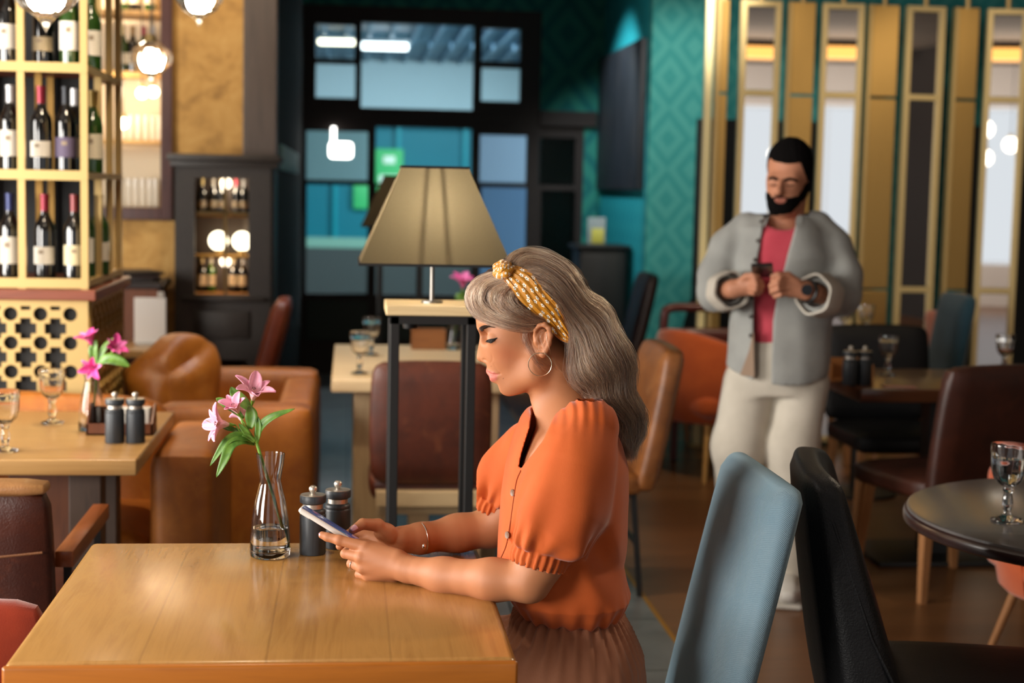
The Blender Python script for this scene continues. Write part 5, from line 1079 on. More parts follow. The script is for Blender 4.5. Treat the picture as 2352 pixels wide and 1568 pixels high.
for sg in (1, -1):
    fl = lambda q: [Vector((p.x, p.y * sg, p.z)) for p in q]; m = MB(); g = [fl(r) for r in EYE_G]; m.rings(g, cap=False, closed=False); m.tube([r[0] for r in g], [.0004] + [.0009] * (len(g) - 2) + [.0004], 6)
    for r in g[1:-1]:
        for k in range(2): p = r[0]; d = (r[-1] - p) * random.uniform(.9, 1.25) + Vector((-.0022 + random.uniform(-.0008, .0008), -.003 * sg, -.0008)); s0 = p + Vector((random.uniform(-.0006, .0006), 0, 0)); m.tube([s0, s0 + d * .6, s0 + d + Vector((-.0006, 0, .0009))], [.00032, .00024, .00008], 4)
    child('eyelashes', m, LASH)
    m = MB(); g = [fl(r) for r in BROW_G]; n_ = len(g); m.rings([r[1:8] for r in g], cap=False, closed=False)
    for i in range(n_ - 2):
        for j in range(9):
            k = random.randrange(9); p, q = g[i][k], g[min(i + 4, n_ - 1)][max(0, k - 2)]; o_ = Vector((0, -.0006 * sg, 0)); m.tube([p, p.lerp(q, .5) + o_, q + o_], [.0003, .00026, .0001], 4)
    child('eyebrow', m, BROW)
def nail(c, axis, nrm, ln, wd):
    m = MB(); a = Vector(axis).normalized(); n = Vector(nrm); n = (n - a * n.dot(a)).normalized(); s_ = a.cross(n)
    def pt(u, v): x = (u - .5) * 2; wv_ = wd * (1 - .25 * max(0, v - .6) / .4) * (sqrt(max(0, 1 - max(0, (v - .72) / .28) ** 2)) * .9 + .1); return Vector(c) + a * (v - .5) * ln + s_ * x * wv_ * .5 + n * (.0012 - .0022 * x * x - .0006 * (v - .4) ** 2)
    uvgrid(m, pt, 8, 10); o = child('fingernail', m, plain('lilac_nail_polish', '#cf9fb0', .2, 0, .6, .5)); s_ = o.modifiers.new('thick', 'SOLIDIFY'); s_.thickness = .0007; return o
def along(p, q): return Vector(L(*q)) - Vector(L(*p))
a = along((752, 1233, .046), (740, 1228.5, .043)); c_ = Vector(L(738.5, 1226.8, .0478)); nail(c_, a, (-.15, -.75, .65), .0125, .0095)
a = along((833, 1203, -.060), (810, 1217, -.045)); c_ = Vector(L(812.5, 1212, -.0375)); nail(c_, a, (-.1, -.9, .45), .0155, .0115)
# bracelet and ring, hoop earring
def ringmesh(c, axis, r, th, gap=0, sq=(1, 1), n=40):
    x, y, z = frame_of(axis); c = Vector(c); pts = [c + x * cos(a) * r * sq[0] + y * sin(a) * r * sq[1] for a in [gap / 2 + (2 * pi - gap) * i / n for i in range(n + 1)]]; return MB().tube(pts, th, 8, cap=gap > 0)
SILVER = metal('silver', '#d8d4ce', .18)
br_c = Vector(L(967, 1236, -.134)); m = ringmesh(br_c, along((1050, 1224, -.18), (965, 1236, -.135)), .0325, .0013, 0); b0 = W.hit([(974, 1253)], f_body)[0]; 
brc = child('bracelet', m, SILVER); MB().sphere(Vector(b0) + Vector((.0, -.003, -.001)), (.0035, .0028, .0055), 10, 8).build('charm', SILVER, brc)
m = ringmesh(L(812, 1296, .050), along((833, 1303, .064), (807, 1294, .048)), .0106, .0012); child('finger_ring', m, SILVER)
hc = Vector(H(628, 868, .082)); hoop = child('hoop_earring', ringmesh(hc, (.12, 1, .05), .0222, .0008, .0, n=56), metal('silver_gold', '#d5c6ae', .2)); child('hoop_earring', ringmesh(Vector((hc.x, -hc.y, hc.z)), (.12, 1, .05), .0222, .0008, n=56), metal('silver_gold', '#d5c6ae', .2))

# ---- clothes
def stack(P, rings, pw=2.3):
    z = P[:, 2]; R = np.array([[L(1250, y)[2], L(xf, y)[0], L(xb, y)[0], ht] for y, xf, xb, ht in rings])[::-1]; a0, a1, ht = [np.interp(z, R[:, 0], R[:, k]).astype(np.float32) for k in (1, 2, 3)]
    xc, a = (a0 + a1) / 2, (a1 - a0) / 2; k = (np.abs((P[:, 0] - xc) / a) ** pw + np.abs(P[:, 1] / ht) ** pw + 1e-9) ** (1 / pw); d = (k - 1) * np.minimum(a, ht)
    return smax(smax(d, z - R[-1, 0], .03), R[0, 0] - z, .012)
BL = [(926, 1235, 1388, .12), (945, 1205, 1402, .150), (965, 1193, 1412, .165), (1006, 1179, 1428, .172), (1070, 1166, 1440, .170), (1138, 1155, 1441, .165), (1219, 1146, 1437, .160), (1283, 1140, 1433, .158), (1330, 1150, 1440, .162), (1358, 1165, 1447, .162), (1382, 1185, 1434, .152), (1402, 1200, 1424, .140)]
def sleeve(P, pts, rs, n, seed, c0, c1, cr):
    f = chain(P, pts, rs, .04); a = v3(c1) - v3(c0); ln = float(np.linalg.norm(a)); a = a / ln; x, y, _ = [v3(q) for q in frame_of(Vector([float(q) for q in a]))]; q = P - v3(c0); s_ = q @ a; th = np.arctan2(q @ y, q @ x); rad = np.sqrt((q @ x) ** 2 + (q @ y) ** 2)
    g = np.exp(-(np.clip(-s_, 0, 1) / .035) ** 2); fold = np.sin(th * n + 2.2 * np.sin(th * 2 + seed) + 1.5 * wav(P, 18, seed)); f = f + fold * .0048 * g
    f = f + .0062 * np.clip(np.exp(-(np.clip(-s_ - .01, 0, 1) / .11) ** 2), 0, 1) * np.sin(th * 5 + 9 * s_ + seed + 1.6 * wav(P, 9, seed + 3))
    f = smax(f, s_ - .008, .016)
    cuff = np.maximum(rad - (cr + .0022 * np.sin(th * 24 + 1.3 * wav(P, 30, seed)) - .0015 * np.cos(s_ / ln * 2 * pi)), np.abs(s_ - ln / 2) - ln / 2); f = smin(f, smax(cuff, cuff, .004), .006)
    return smax(f, -np.maximum(rad - (cr - .006), -(s_ - ln * .45)), .003)
nb0, nb1 = L(1244, 1254, .185), L(1232, 1300, .187)
fb0, fb1 = L(1138, 1142, -.205), L(1126, 1172, -.208)
VPOLY = np.array([(1300, 912), (1290, 930), (1272, 957), (1247, 1011), (1222, 1044), (1205, 1064), (1197, 1076), (1192, 1070), (1197, 1044), (1206, 1014), (1217, 980), (1221, 950), (1222, 915)], float)
def f_blouse(P):
    f = stack(P, BL); P2 = P * np.array([1, 1, .55], np.float32)
    f = f + .0045 * wav(P2, 16, 5) + .0018 * wav(P, 38, 8)
    waist = np.exp(-((P[:, 2] - L(1250, 1392)[2]) / .03) ** 2); ang = np.arctan2(P[:, 1], P[:, 0] - L(1300, 1390)[0]); f = f + .003 * waist * np.sin(ang * 26 + 2 * wav(P, 14, 2))
    diag = np.sin((P[:, 0] * 46 + P[:, 2] * 38) + 1.8 * wav(P, 10, 4)); m_ = np.exp(-(((P[:, 0] - L(1370, 1240)[0]) / .05) ** 2 + ((P[:, 2] - L(1370, 1240)[2]) / .08) ** 2)); f = f + .010 * m_ * diag
    sn = sleeve(P, [L(1352, 982, .115), L(1318, 1075, .150), L(1294, 1160, .172), L(1266, 1220, .183), L(1248, 1246, .185)], [.058, .069, .076, .067, .053], 13, 1, nb0, nb1, .0545)
    sh = L(1345, 945, .12); gth = np.exp(-(np.linalg.norm(P - v3(sh), axis=1) / .05) ** 2); 
    f = smin(f, sn, .022); f = f + .0026 * gth * np.sin((P[:, 0] - sh[0]) * 330 + 3.2 * wav(P, 22, 6))
    f = smin(f, sleeve(P, [L(1300, 985, -.115), L(1225, 1040, -.165), L(1172, 1090, -.19), L(1145, 1128, -.203)], [.058, .060, .056, .048], 12, 4, fb0, fb1, .0475), .022)
    nz = L(1250, 948)[2]; c = L(1318, 950); k = np.sqrt(((P[:, 0] - c[0]) / .082) ** 2 + (P[:, 1] / .098) ** 2); hole = np.maximum((k - 1) * .08, nz - P[:, 2]); f = smax(f, -hole, .006)
    # the V of the neckline, open towards the near side
    E = W.eye; d = P - E; tt = (-E[1] + 0) / d[:, 1]; X = E[0] + d[:, 0] * tt; Z = E[2] + d[:, 2] * tt; vp = np.array([L(x, y)[[0, 2]] for x, y in VPOLY]); vd = poly2(X.astype(np.float32), Z.astype(np.float32), vp)
    return smax(f, -np.maximum(vd, P[:, 1] - .02), .003)
lo = np.array([L(1095, 1200)[0] - .01, -.29, L(1250, 1415)[2]]); hi = np.array([L(1460, 1200)[0] + .02, .29, L(1250, 905)[2]])
V, Q = grid_mesh(f_blouse, lo, hi, .0025)
def cloth(name, c1, c2, rough=.75, sc=900, sheen=.25, slub=None):
    t = NT(name); t.set(Roughness=rough, Specular_IOR_Level=.25, Sheen_Weight=sheen, Sheen_Roughness=.4); v = t.coords(); n = t.noise(v, 10, 3); t.l(t.ramp(n, [(.3, lin(c1)), (.7, lin(c2))]), t.b.inputs['Base Color'])
    h = t.noise(v, sc, 2)
    if slub: h = t.math('ADD', h, t.math('MULTIPLY', t.noise(t.coords(slub), 6, 3), 1.2))
    else: h = t.math('ADD', h, t.math('MULTIPLY', t.noise(t.coords((1.6, 1, .5)), 120, 3, .6, .6), .3))
    t.bump(h, .16, .0022); return t.m
ORANGE = cloth('orange_blouse_cloth', '#b5511e', '#be5a26')
bl = link('blouse', np_mesh('blouse', V, Q), ORANGE, wo)
BTN = plain('horn_button', '#6b4a34', .35)
for (x, y) in ((1178, 1131), (1166, 1228)):
    p = W.hit([(x, y)], f_blouse, lift=.0006)[0]; b = MB().lathe([(0, 0), (.0062, 0), (.0068, .0008), (.0066, .0018), (.005, .0016), (0, .0013)], 20, p, Vector((-.80, -.6, .05))).build('button', BTN, bl)
pl_ = [Vector(p) for p in W.hit([(p.x, p.y) for p in catmull([(1196, 1080, 0), (1186, 1105, 0), (1179, 1150, 0), (1172, 1200, 0), (1163, 1250, 0), (1150, 1282, 0)], 8)], f_blouse, lift=.0006)]
MB().tube(pl_, .0010, 6).build('placket_seam', plain('dark_seam', '#8a3a10', .9), bl)
def f_trs(P):
    S = P.copy(); S[:, 1] = -np.abs(S[:, 1]); f = stack(P, [(1385, 1195, 1422, .13), (1402, 1178, 1428, .145), (1440, 1170, 1450, .165), (1490, 1172, 1475, .182), (1540, 1180, 1480, .188), (1590, 1190, 1474, .185), (1640, 1200, 1460, .17)], 2.4)
    ang = np.arctan2(P[:, 1], P[:, 0] - L(1320, 1480)[0]); f = f + .0050 * np.sin(ang * 40 + 1.8 * wav(P, 7, 3)) * np.clip(np.exp(-((P[:, 2] - L(1250, 1400)[2]) / .07) ** 2) + .25, 0, 1) + .004 * wav(P * np.array([1, 1, .3], np.float32), 16, 9)
    f = smin(f, chain(S, [L(1330, 1578, .10), L(1000, 1588, .115), L(900, 1600, .115)], [.092, .075, .068], .03), .04)
    return smin(f, chain(S, [L(900, 1600, .115), L(905, 1850, .115), L(930, 2120, .115)], [.066, .062, .052], .03), .03) + .002 * wav(P, 30, 11)
lo = np.array([L(800, 1600)[0], -.25, L(930, 2120)[2] - .04]); hi = np.array([L(1500, 1500)[0] + .01, .25, L(1250, 1388)[2] + .01])
V, Q = grid_mesh(f_trs, lo, hi, .0045)
BROWNC = cloth('brown_crinkle_cloth', '#9a6448', '#a87155', .85, 700, .2, (60, 60, 2))
link('trousers', np_mesh('trousers', V, Q), BROWNC, wo)
for s_ in (-1, 1):
    z0 = (W.I @ Vector((0, 0, 0))).z; a = L(915, 2120, .115 * s_); MB().soft((a[0] - .06, a[1], z0 + .04), (.24, .088, .08), .035, .0, 8).build('shoe', plain('brown_shoe', '#4a2f20', .5), wo)

# ---- phone
pt0, pt1 = Vector(L(690, 1166, .022)), Vector(L(812, 1241, .022)); ax = (pt1 - pt0).normalized(); nn_ = Vector((-ax.z, 0, ax.x)); nn_ = nn_ if nn_.z > 0 else -nn_; bv = Vector((0, cos(.165), -sin(.165))); bv = (bv - ax * bv.dot(ax)).normalized(); nn_ = ax.cross(bv); nn_ = nn_ if nn_.z > 0 else -nn_; pc0 = pt0 + ax * .073 + bv * .036 - nn_ * .004
Rm = Matrix((ax, bv, nn_)).transposed(); Rm = Rm if Rm.determinant() > 0 else Matrix((ax, -bv, nn_)).transposed()
phn = thing('phone', 'white-cased phone held in the hands of the woman in the orange blouse', 'phone'); phn.matrix_world = W.M @ Matrix.Translation(pc0) @ Rm.to_4x4()
MB().box((0, 0, 0), (.148, .073, .0105), .0046, 5).build('case', plain('white_phone_case', '#dcd8d2', .35, 0, .5, .2), phn)
MB().box((0, 0, .0047), (.141, .066, .0022), .0009, 2).build('screen', plain('phone_screen', '#15171f', .08, 0, .6, .5, '#5d6aa8', .35), phn)
m = MB(); m.box((-.058, -.02, -.0055), (.022, .022, .0018), .0008, 2); m.build('camera_bump', plain('white_phone_case', '#dcd8d2', .35), phn)
# ------------------------------------------------------------------ her hair and headband
def f_hairvol(P):
    S = P.copy(); S[:, 1] = -np.abs(S[:, 1])
    f = ell(S, H(535, 415), (.102, .081, .094)); f = smin(f, ell(S, H(292, 390), (.0495, .052, .050)), .02); f = smin(f, ell(S, H(470, 470), (.058, .080, .046)), .02)
    f = smin(f, ell(S, H(570, 285), (.068, .066, .061)), .02); f = smin(f, ell(S, H(750, 380), (.068, .078, .075)), .03)
    f = smin(f, chain(S, [H(940, 560, .02), H(1030, 760, .028), H(1072, 930, .028), H(1140, 1120, .026), H(1225, 1310, .02), H(1285, 1470, .012)], [.044, .052, .052, .045, .028, .013], .03), .03)
    f = smin(f, chain(S, [H(800, 640, .035), H(900, 860, .035), H(980, 1010, .035)], [.030, .028, .022], .02), .02)
    front = np.array([H(x, y)[[0, 2]] for x, y in [(60, 540), (165, 522), (220, 552), (300, 584), (380, 608), (450, 622), (520, 626), (570, 618), (600, 800), (600, 1200), (60, 1200)]]); f = smax(f, -poly2(S[:, 0], S[:, 2], front), .006)
    f = smax(f, -ell(S, H(640, 705, .088), (.026, .030, .038)), .008)
    back = np.array([H(x, y)[[0, 2]] for x, y in [(560, 690), (725, 640), (800, 740), (838, 860), (852, 960), (905, 1050), (1010, 1115), (1120, 1180), (1165, 1260), (1190, 1340), (1215, 1440), (1255, 1545), (1200, 1700), (560, 1700)]]); f = smax(f, -np.maximum(poly2(S[:, 0], S[:, 2], back), -S[:, 1] * 0 - 1), .006)
    return f
def f_hairbase(P): return f_hairvol(P) + .0035 + .0012 * np.sin(P[:, 0] * 300 + P[:, 2] * 420 + 2 * wav(P, 22, 5))
lo = np.array([H(60, 0)[0], -.10, H(0, 1580)[2]]); hi = np.array([H(1380, 0)[0], .10, H(0, 30)[2]])
V, Q = grid_mesh(f_hairbase, lo, hi, .004)
hb_m = NT('hair_underlayer'); hb_m.set(Roughness=.7, Specular_IOR_Level=.2); hb_m.l(hb_m.ramp(hb_m.noise(hb_m.coords((1, 1, .6)), 90, 4, .6, 1), [(.3, lin('#241712')), (.7, lin('#46332a'))]), hb_m.b.inputs['Base Color'])
hair = link('hair', np_mesh('hair', V, Q), hb_m.m, wo)
def dens(path, n):
    c = catmull([(x, y, 0) for x, y in path], 12); d = np.array([[p.x, p.y] for p in c]); s = np.concatenate([[0], np.cumsum(np.linalg.norm(np.diff(d, axis=0), axis=1))]); u = np.linspace(0, s[-1], n); return np.stack([np.interp(u, s, d[:, k]) for k in (0, 1)], 1)
rng = np.random.RandomState(5); NP = 30
BANG = [[(352, 205), (255, 222), (160, 275), (112, 350), (118, 430), (165, 503), (240, 546), (330, 578), (440, 608), (540, 616), (612, 598)],
        [(372, 250), (300, 262), (215, 310), (178, 385), (200, 455), (270, 515), (370, 555), (470, 580), (560, 590), (640, 572)],
        [(392, 290), (345, 305), (290, 350), (278, 410), (320, 465), (400, 508), (490, 535), (580, 552), (662, 560)],
        [(425, 340), (410, 365), (400, 405), (425, 445), (480, 480), (545, 510), (610, 535), (672, 560)],
        [(470, 395), (480, 420), (505, 450), (545, 480), (600, 515), (650, 545), (690, 575)]]
BACK = [[(385, 160), (410, 110), (470, 72), (590, 64), (715, 112), (835, 200), (900, 295), (955, 398), (1055, 450), (1115, 556), (1195, 678), (1235, 798), (1263, 948), (1296, 1100), (1330, 1250), (1340, 1400)],
        [(425, 125), (480, 70), (590, 72), (720, 118), (840, 205), (905, 300), (960, 400), (1060, 452), (1120, 560), (1200, 680), (1240, 800), (1268, 950), (1300, 1100), (1335, 1250), (1345, 1400), (1310, 1530)],
        [(500, 165), (580, 140), (690, 180), (800, 270), (870, 370), (950, 470), (1050, 560), (1130, 680), (1185, 820), (1215, 960), (1255, 1110), (1300, 1260), (1325, 1400), (1285, 1540)],
        [(560, 200), (640, 220), (740, 300), (820, 400), (900, 500), (990, 620), (1060, 750), (1110, 880), (1150, 1000), (1200, 1130), (1262, 1290), (1300, 1420), (1262, 1550)],
        [(655, 310), (720, 350), (790, 440), (850, 540), (920, 660), (980, 790), (1030, 920), (1075, 1030), (1140, 1150), (1215, 1290), (1265, 1420), (1240, 1530)],
        [(760, 430), (810, 500), (855, 590), (885, 690), (905, 800), (935, 900), (985, 1000), (1065, 1090), (1140, 1190), (1195, 1310), (1225, 1430), (1240, 1520)],
        [(845, 560), (865, 640), (868, 730), (858, 830), (865, 930), (905, 1020), (985, 1085), (1075, 1140), (1130, 1210), (1175, 1300), (1200, 1380), (1222, 1450)]]
WISP = [[(600, 560), (530, 640), (520, 700), (560, 780), (605, 850), (630, 900), (648, 940)], [(560, 610), (500, 640), (520, 720), (570, 800), (610, 860), (690, 880)], [(740, 650), (770, 700), (790, 760), (800, 840), (820, 900), (850, 960)]]
def family(F, s):
    k = min(int(s * (len(F) - 1)), len(F) - 2); t = s * (len(F) - 1) - k; return dens(F[k], NP) * (1 - t) + dens(F[k + 1], NP) * t
STR, TINT, RAD = [], [], []
def add_clumps(F, n, per, spread, wave, depth, mirror_share, freq, rad=.00033, field=None):
    for c in range(n):
        s = rng.rand(); px_ = family(F, s); px_ = px_ + rng.normal(size=2) * 5; u = np.linspace(0, 1, NP)
        nrm = np.gradient(px_, axis=0); nrm = np.stack([-nrm[:, 1], nrm[:, 0]], 1); nrm /= np.linalg.norm(nrm, axis=1, keepdims=True) + 1e-6
        px_ = px_ + nrm * (wave * rng.uniform(.6, 1.35) * np.clip(u * 1.6 - .25, 0, 1) * np.sin(u ** 1.15 * freq * 2 * pi + 5.5 * s + rng.normal() * .45))[:, None]
        base_ = W.hit(np.stack([1040 + px_[:, 0] / 3.137, 560 + px_[:, 1] / 3.137], 1), field or f_hairvol, t0=.12, t1=-.005, n=60, lift=rng.uniform(.001, .005) if field else rng.uniform(-.006, .003), miss=.0)
        k = np.array([.25, .5, .25]); 
        for _ in range(5): base_[1:-1, 1] = base_[:-2, 1] * .25 + base_[1:-1, 1] * .5 + base_[2:, 1] * .25
        base_[:, 1] += .0035 * (wave / 27) * np.clip(u * 1.6 - .25, 0, 1) * np.cos(u ** 1.15 * freq * 2 * pi + 5.5 * s)
        tone = rng.rand() ** 1.2; far = rng.rand() < mirror_share
        for q in range(per):
            off = rng.normal(size=3) * spread; prof_ = .35 + .9 * np.sin(pi * np.clip(u * .85 + .08, 0, 1)) ; p = base_ + off[None] * prof_[:, None] + (rng.normal(size=3) * spread * .9)[None] * (u ** 2)[:, None] + rng.normal(size=(NP, 3)) * .00035
            p[:, 2] += .0012 * np.sin(u * (7 + 4 * rng.rand()) + rng.uniform(0, 6)); cut = 1 - .42 * rng.rand() ** 2
            if far: p = p * np.array([1, -1, 1])
            if cut < 1: ui = np.linspace(0, cut, NP); p = np.stack([np.interp(ui, u, p[:, a]) for a in range(3)], 1)
            STR.append(p); TINT.append(np.clip(tone * .75 + rng.rand() * .35 - .06, 0, 1)); RAD.append(rad * rng.uniform(.7, 1.2))
add_clumps(BANG, 150, 34, .0028, 3, .0, .25, 1.0); add_clumps(BACK, 300, 34, .0044, 27, .0, .28, 4.2); add_clumps(WISP, 12, 9, .0020, 4, 0, .3, 1.5, .00022, f_body)
# loose flyaway strands
for c in range(320):
    F = BACK if rng.rand() < .75 else BANG; px_ = family(F, rng.rand() * .35); px_ = px_ + rng.normal(size=2) * 6; u = np.linspace(0, 1, NP); g = np.gradient(px_, axis=0); g = np.stack([g[:, 1], -g[:, 0]], 1); g /= np.linalg.norm(g, axis=1, keepdims=True) + 1e-6
    px_ = px_ + g * (rng.uniform(3, 26) * np.sin(pi * np.clip(u * rng.uniform(.7, 1.3), 0, 1)) + 5 * np.sin(u * 17 + rng.uniform(0, 6)))[:, None]
    p = np.array([H(x, y, .02 * rng.randn()) for x, y in px_]); a, b = sorted(rng.rand(2)); b = max(b, a + .3); b = min(b, 1); ui = np.linspace(a, b, NP); STR.append(np.stack([np.interp(ui, u, p[:, k]) for k in range(3)], 1)); TINT.append(rng.uniform(.5, 1)); RAD.append(.0002)
hc_ = bpy.data.hair_curves.new('hair_strands'); hc_.add_curves([NP] * len(STR)); pts = np.array(STR, np.float32).reshape(-1, 3)
hc_.attributes['position'].data.foreach_set('vector', pts.ravel())
ra = hc_.attributes.get('radius') or hc_.attributes.new('radius', 'FLOAT', 'POINT'); taper = np.concatenate([np.ones(NP - 4), np.linspace(1, .25, 4)]); ra.data.foreach_set('value', (np.array(RAD)[:, None] * taper[None]).astype(np.float32).ravel())
ta = hc_.attributes.new('tone', 'FLOAT', 'CURVE'); ta.data.foreach_set('value', np.array(TINT, np.float32))
ht = bpy.data.materials.new('ash_brown_hair'); ht.use_nodes = True; nt_ = ht.node_tree; nt_.nodes.remove(nt_.nodes['Principled BSDF'])
ph = nt_.nodes.new('ShaderNodeBsdfHairPrincipled'); ph.parametrization = 'COLOR'; at_ = nt_.nodes.new('ShaderNodeAttribute'); at_.attribute_name = 'tone'; cr = nt_.nodes.new('ShaderNodeValToRGB'); e = cr.color_ramp.elements
e[0].position = .0; e[0].color = lin('#2a1b14'); e.new(.4); e[1].position = .45; e[1].color = lin('#5e4433'); e[2].position = 1.0; e[2].color = lin('#c09b76')
nt_.links.new(at_.outputs['Fac'], cr.inputs[0]); nt_.links.new(cr.outputs[0], ph.inputs['Color']); ph.inputs['Roughness'].default_value = .32; ph.inputs['Radial Roughness'].default_value = .45; ph.inputs['Random Roughness'].default_value = .3
nt_.links.new(ph.outputs[0], nt_.nodes['Material Output'].inputs['Surface'])
hc_.materials.append(ht); ho = bpy.data.objects.new('hair_strands', hc_); C.objects.link(ho); ho.parent = hair; ho['kind'] = 'stuff'
# headband: mustard cloth with small white flowers
MUST = NT('mustard_floral_cloth'); MUST.set(Roughness=.5, Specular_IOR_Level=.35, Sheen_Weight=.2); tc = MUST.n('ShaderNodeTexCoord'); mp_ = MUST.n('ShaderNodeMapping'); mp_.inputs['Scale'].default_value = (5.2, 11.5, 1); MUST.l(tc.outputs['UV'], mp_.inputs[0])
vo = MUST.n('ShaderNodeTexVoronoi', voronoi_dimensions='2D', feature='F1'); vo.inputs['Scale'].default_value = 1.0; vo.inputs['Randomness'].default_value = .72; MUST.l(mp_.outputs[0], vo.inputs['Vector'])
df = MUST.n('ShaderNodeVectorMath', operation='SUBTRACT'); MUST.l(mp_.outputs[0], df.inputs[0]); MUST.l(vo.outputs['Position'], df.inputs[1]); sp = MUST.n('ShaderNodeSeparateXYZ'); MUST.l(df.outputs[0], sp.inputs[0])
rr = MUST.math('SQRT', MUST.math('ADD', MUST.math('POWER', sp.outputs[0], 2.0), MUST.math('POWER', sp.outputs[1], 2.0))); an = MUST.math('ARCTAN2', sp.outputs[1], sp.outputs[0])
lim = MUST.math('ADD', MUST.math('MULTIPLY', MUST.math('ABSOLUTE', MUST.math('COSINE', MUST.math('MULTIPLY', an, 2.5))), .16), .14)
pet = MUST.math('LESS_THAN', rr, lim); eye_ = MUST.math('LESS_THAN', rr, .075); stem_ = MUST.math('MULTIPLY', MUST.math('LESS_THAN', MUST.math('ABSOLUTE', MUST.math('SUBTRACT', sp.outputs[0], MUST.math('MULTIPLY', sp.outputs[1], .4))), .035), MUST.math('MULTIPLY', MUST.math('GREATER_THAN', sp.outputs[1], .2), MUST.math('LESS_THAN', sp.outputs[1], .48)))
MUST.l(MUST.mix(eye_, MUST.mix(pet, MUST.mix(stem_, lin('#b97a12'), lin('#241a10')), lin('#ece4d4')), lin('#241c16')), MUST.b.inputs['Base Color'])
TOPE = [(352, 165), (400, 150), (460, 158), (540, 190), (600, 245), (645, 312), (700, 372), (755, 430), (805, 495), (845, 570), (866, 640), (868, 705)]
LOWE = [(355, 228), (382, 275), (418, 335), (470, 400), (530, 455), (590, 512), (645, 560), (690, 606), (730, 655), (772, 690), (815, 712), (850, 716)]
nt2, nw = 44, 26; A_, B__ = dens(TOPE, nt2), dens(LOWE, nt2); PTS = []
for i in range(nt2):
    for j in range(nw): PTS.append(A_[i] + (B__[i] - A_[i]) * j / (nw - 1))
PTS = np.array(PTS); HP = W.hit(np.stack([1040 + PTS[:, 0] / 3.137, 560 + PTS[:, 1] / 3.137], 1), f_hairvol, t0=.13, t1=-.01, n=130, lift=.0035, miss=.01).reshape(nt2, nw, 3)
for _ in range(3): HP[1:-1] = HP[:-2] * .25 + HP[1:-1] * .5 + HP[2:] * .25; HP[:, 1:-1] = HP[:, :-2] * .25 + HP[:, 1:-1] * .5 + HP[:, 2:] * .25
for sg in (1, -1):
    hbm = MB()
    def pt(u, v, sg=sg):
        i, j = min(int(round(v * (nt2 - 1))), nt2 - 1), min(int(round(u * (nw - 1))), nw - 1); p = Vector(HP[i, j]); jj = j / (nw - 1)
        pl = .0016 * sin(jj * 30 + 2.6 * sin(v * 5 + jj * 2)) + .0008 * sin(jj * 71 + v * 9); pl += .004 * sin(pi * jj) ** .6 - .0015; p = p + Vector((.1, -1, .25)) * pl; return Vector((p.x, p.y * sg, p.z))
    uvgrid(hbm, pt, nw - 1, nt2 - 1); hd_ = hbm.build('headband', MUST.m, wo, ang=80); sd = hd_.modifiers.new('thick', 'SOLIDIFY'); sd.thickness = .0018; sd.offset = -1
    if sg == 1: hd = hd_
def kn(X, Y, d=0.0): return np.array(W.hit([(1040 + X / 3.137, 560 + Y / 3.137)], f_hairvol, t0=.13, t1=-.01, n=130, lift=.005, miss=.012)[0] + np.array([0, -d, 0]), np.float32)
KN = [kn(368, 186, .004)] + [kn(*q) for q in ((352, 232, .006), (318, 212, .004), (318, 165, .0), (358, 140, .0), (405, 152, .0), (345, 222, .009), (385, 212, .011), (420, 180, .008))]
def f_knot(P):
    c = KN[0]
    q = P - v3(c); f = ell(P, c, (.0135, .021, .0175), rotm('y', .5)); an_ = np.arctan2(q[:, 2], q[:, 0]); f = f + .0013 * np.sin(an_ * 9 + q[:, 1] * 160) + .002 * np.sin(q[:, 1] * 210 + 1 + an_)
    f = smin(f, chain(P, KN[1:6], [.006, .0075, .0075, .007, .006], .004), .003)
    return smin(f, chain(P, KN[6:9], [.006, .0075, .006], .003), .003)
V, Q = grid_mesh(f_knot, np.array([H(290, 0)[0], -.09, H(0, 255)[2]]), np.array([H(450, 0)[0], .035, H(0, 105)[2]]), .0016)
km = np_mesh('knot', V, Q); uvl = km.uv_layers.new(name='UV'); li = np.empty(len(km.loops), np.int32); km.loops.foreach_get('vertex_index', li); kv = vert_array(km); uvv = np.stack([(kv[:, 0] - kv[:, 0].min()) / .038, (kv[:, 2] - kv[:, 2].min() + kv[:, 1]) / .12], 1)[li]; uvl.data.foreach_set('uv', uvv.astype(np.float32).ravel()); link('knot', km, MUST.m, hd)
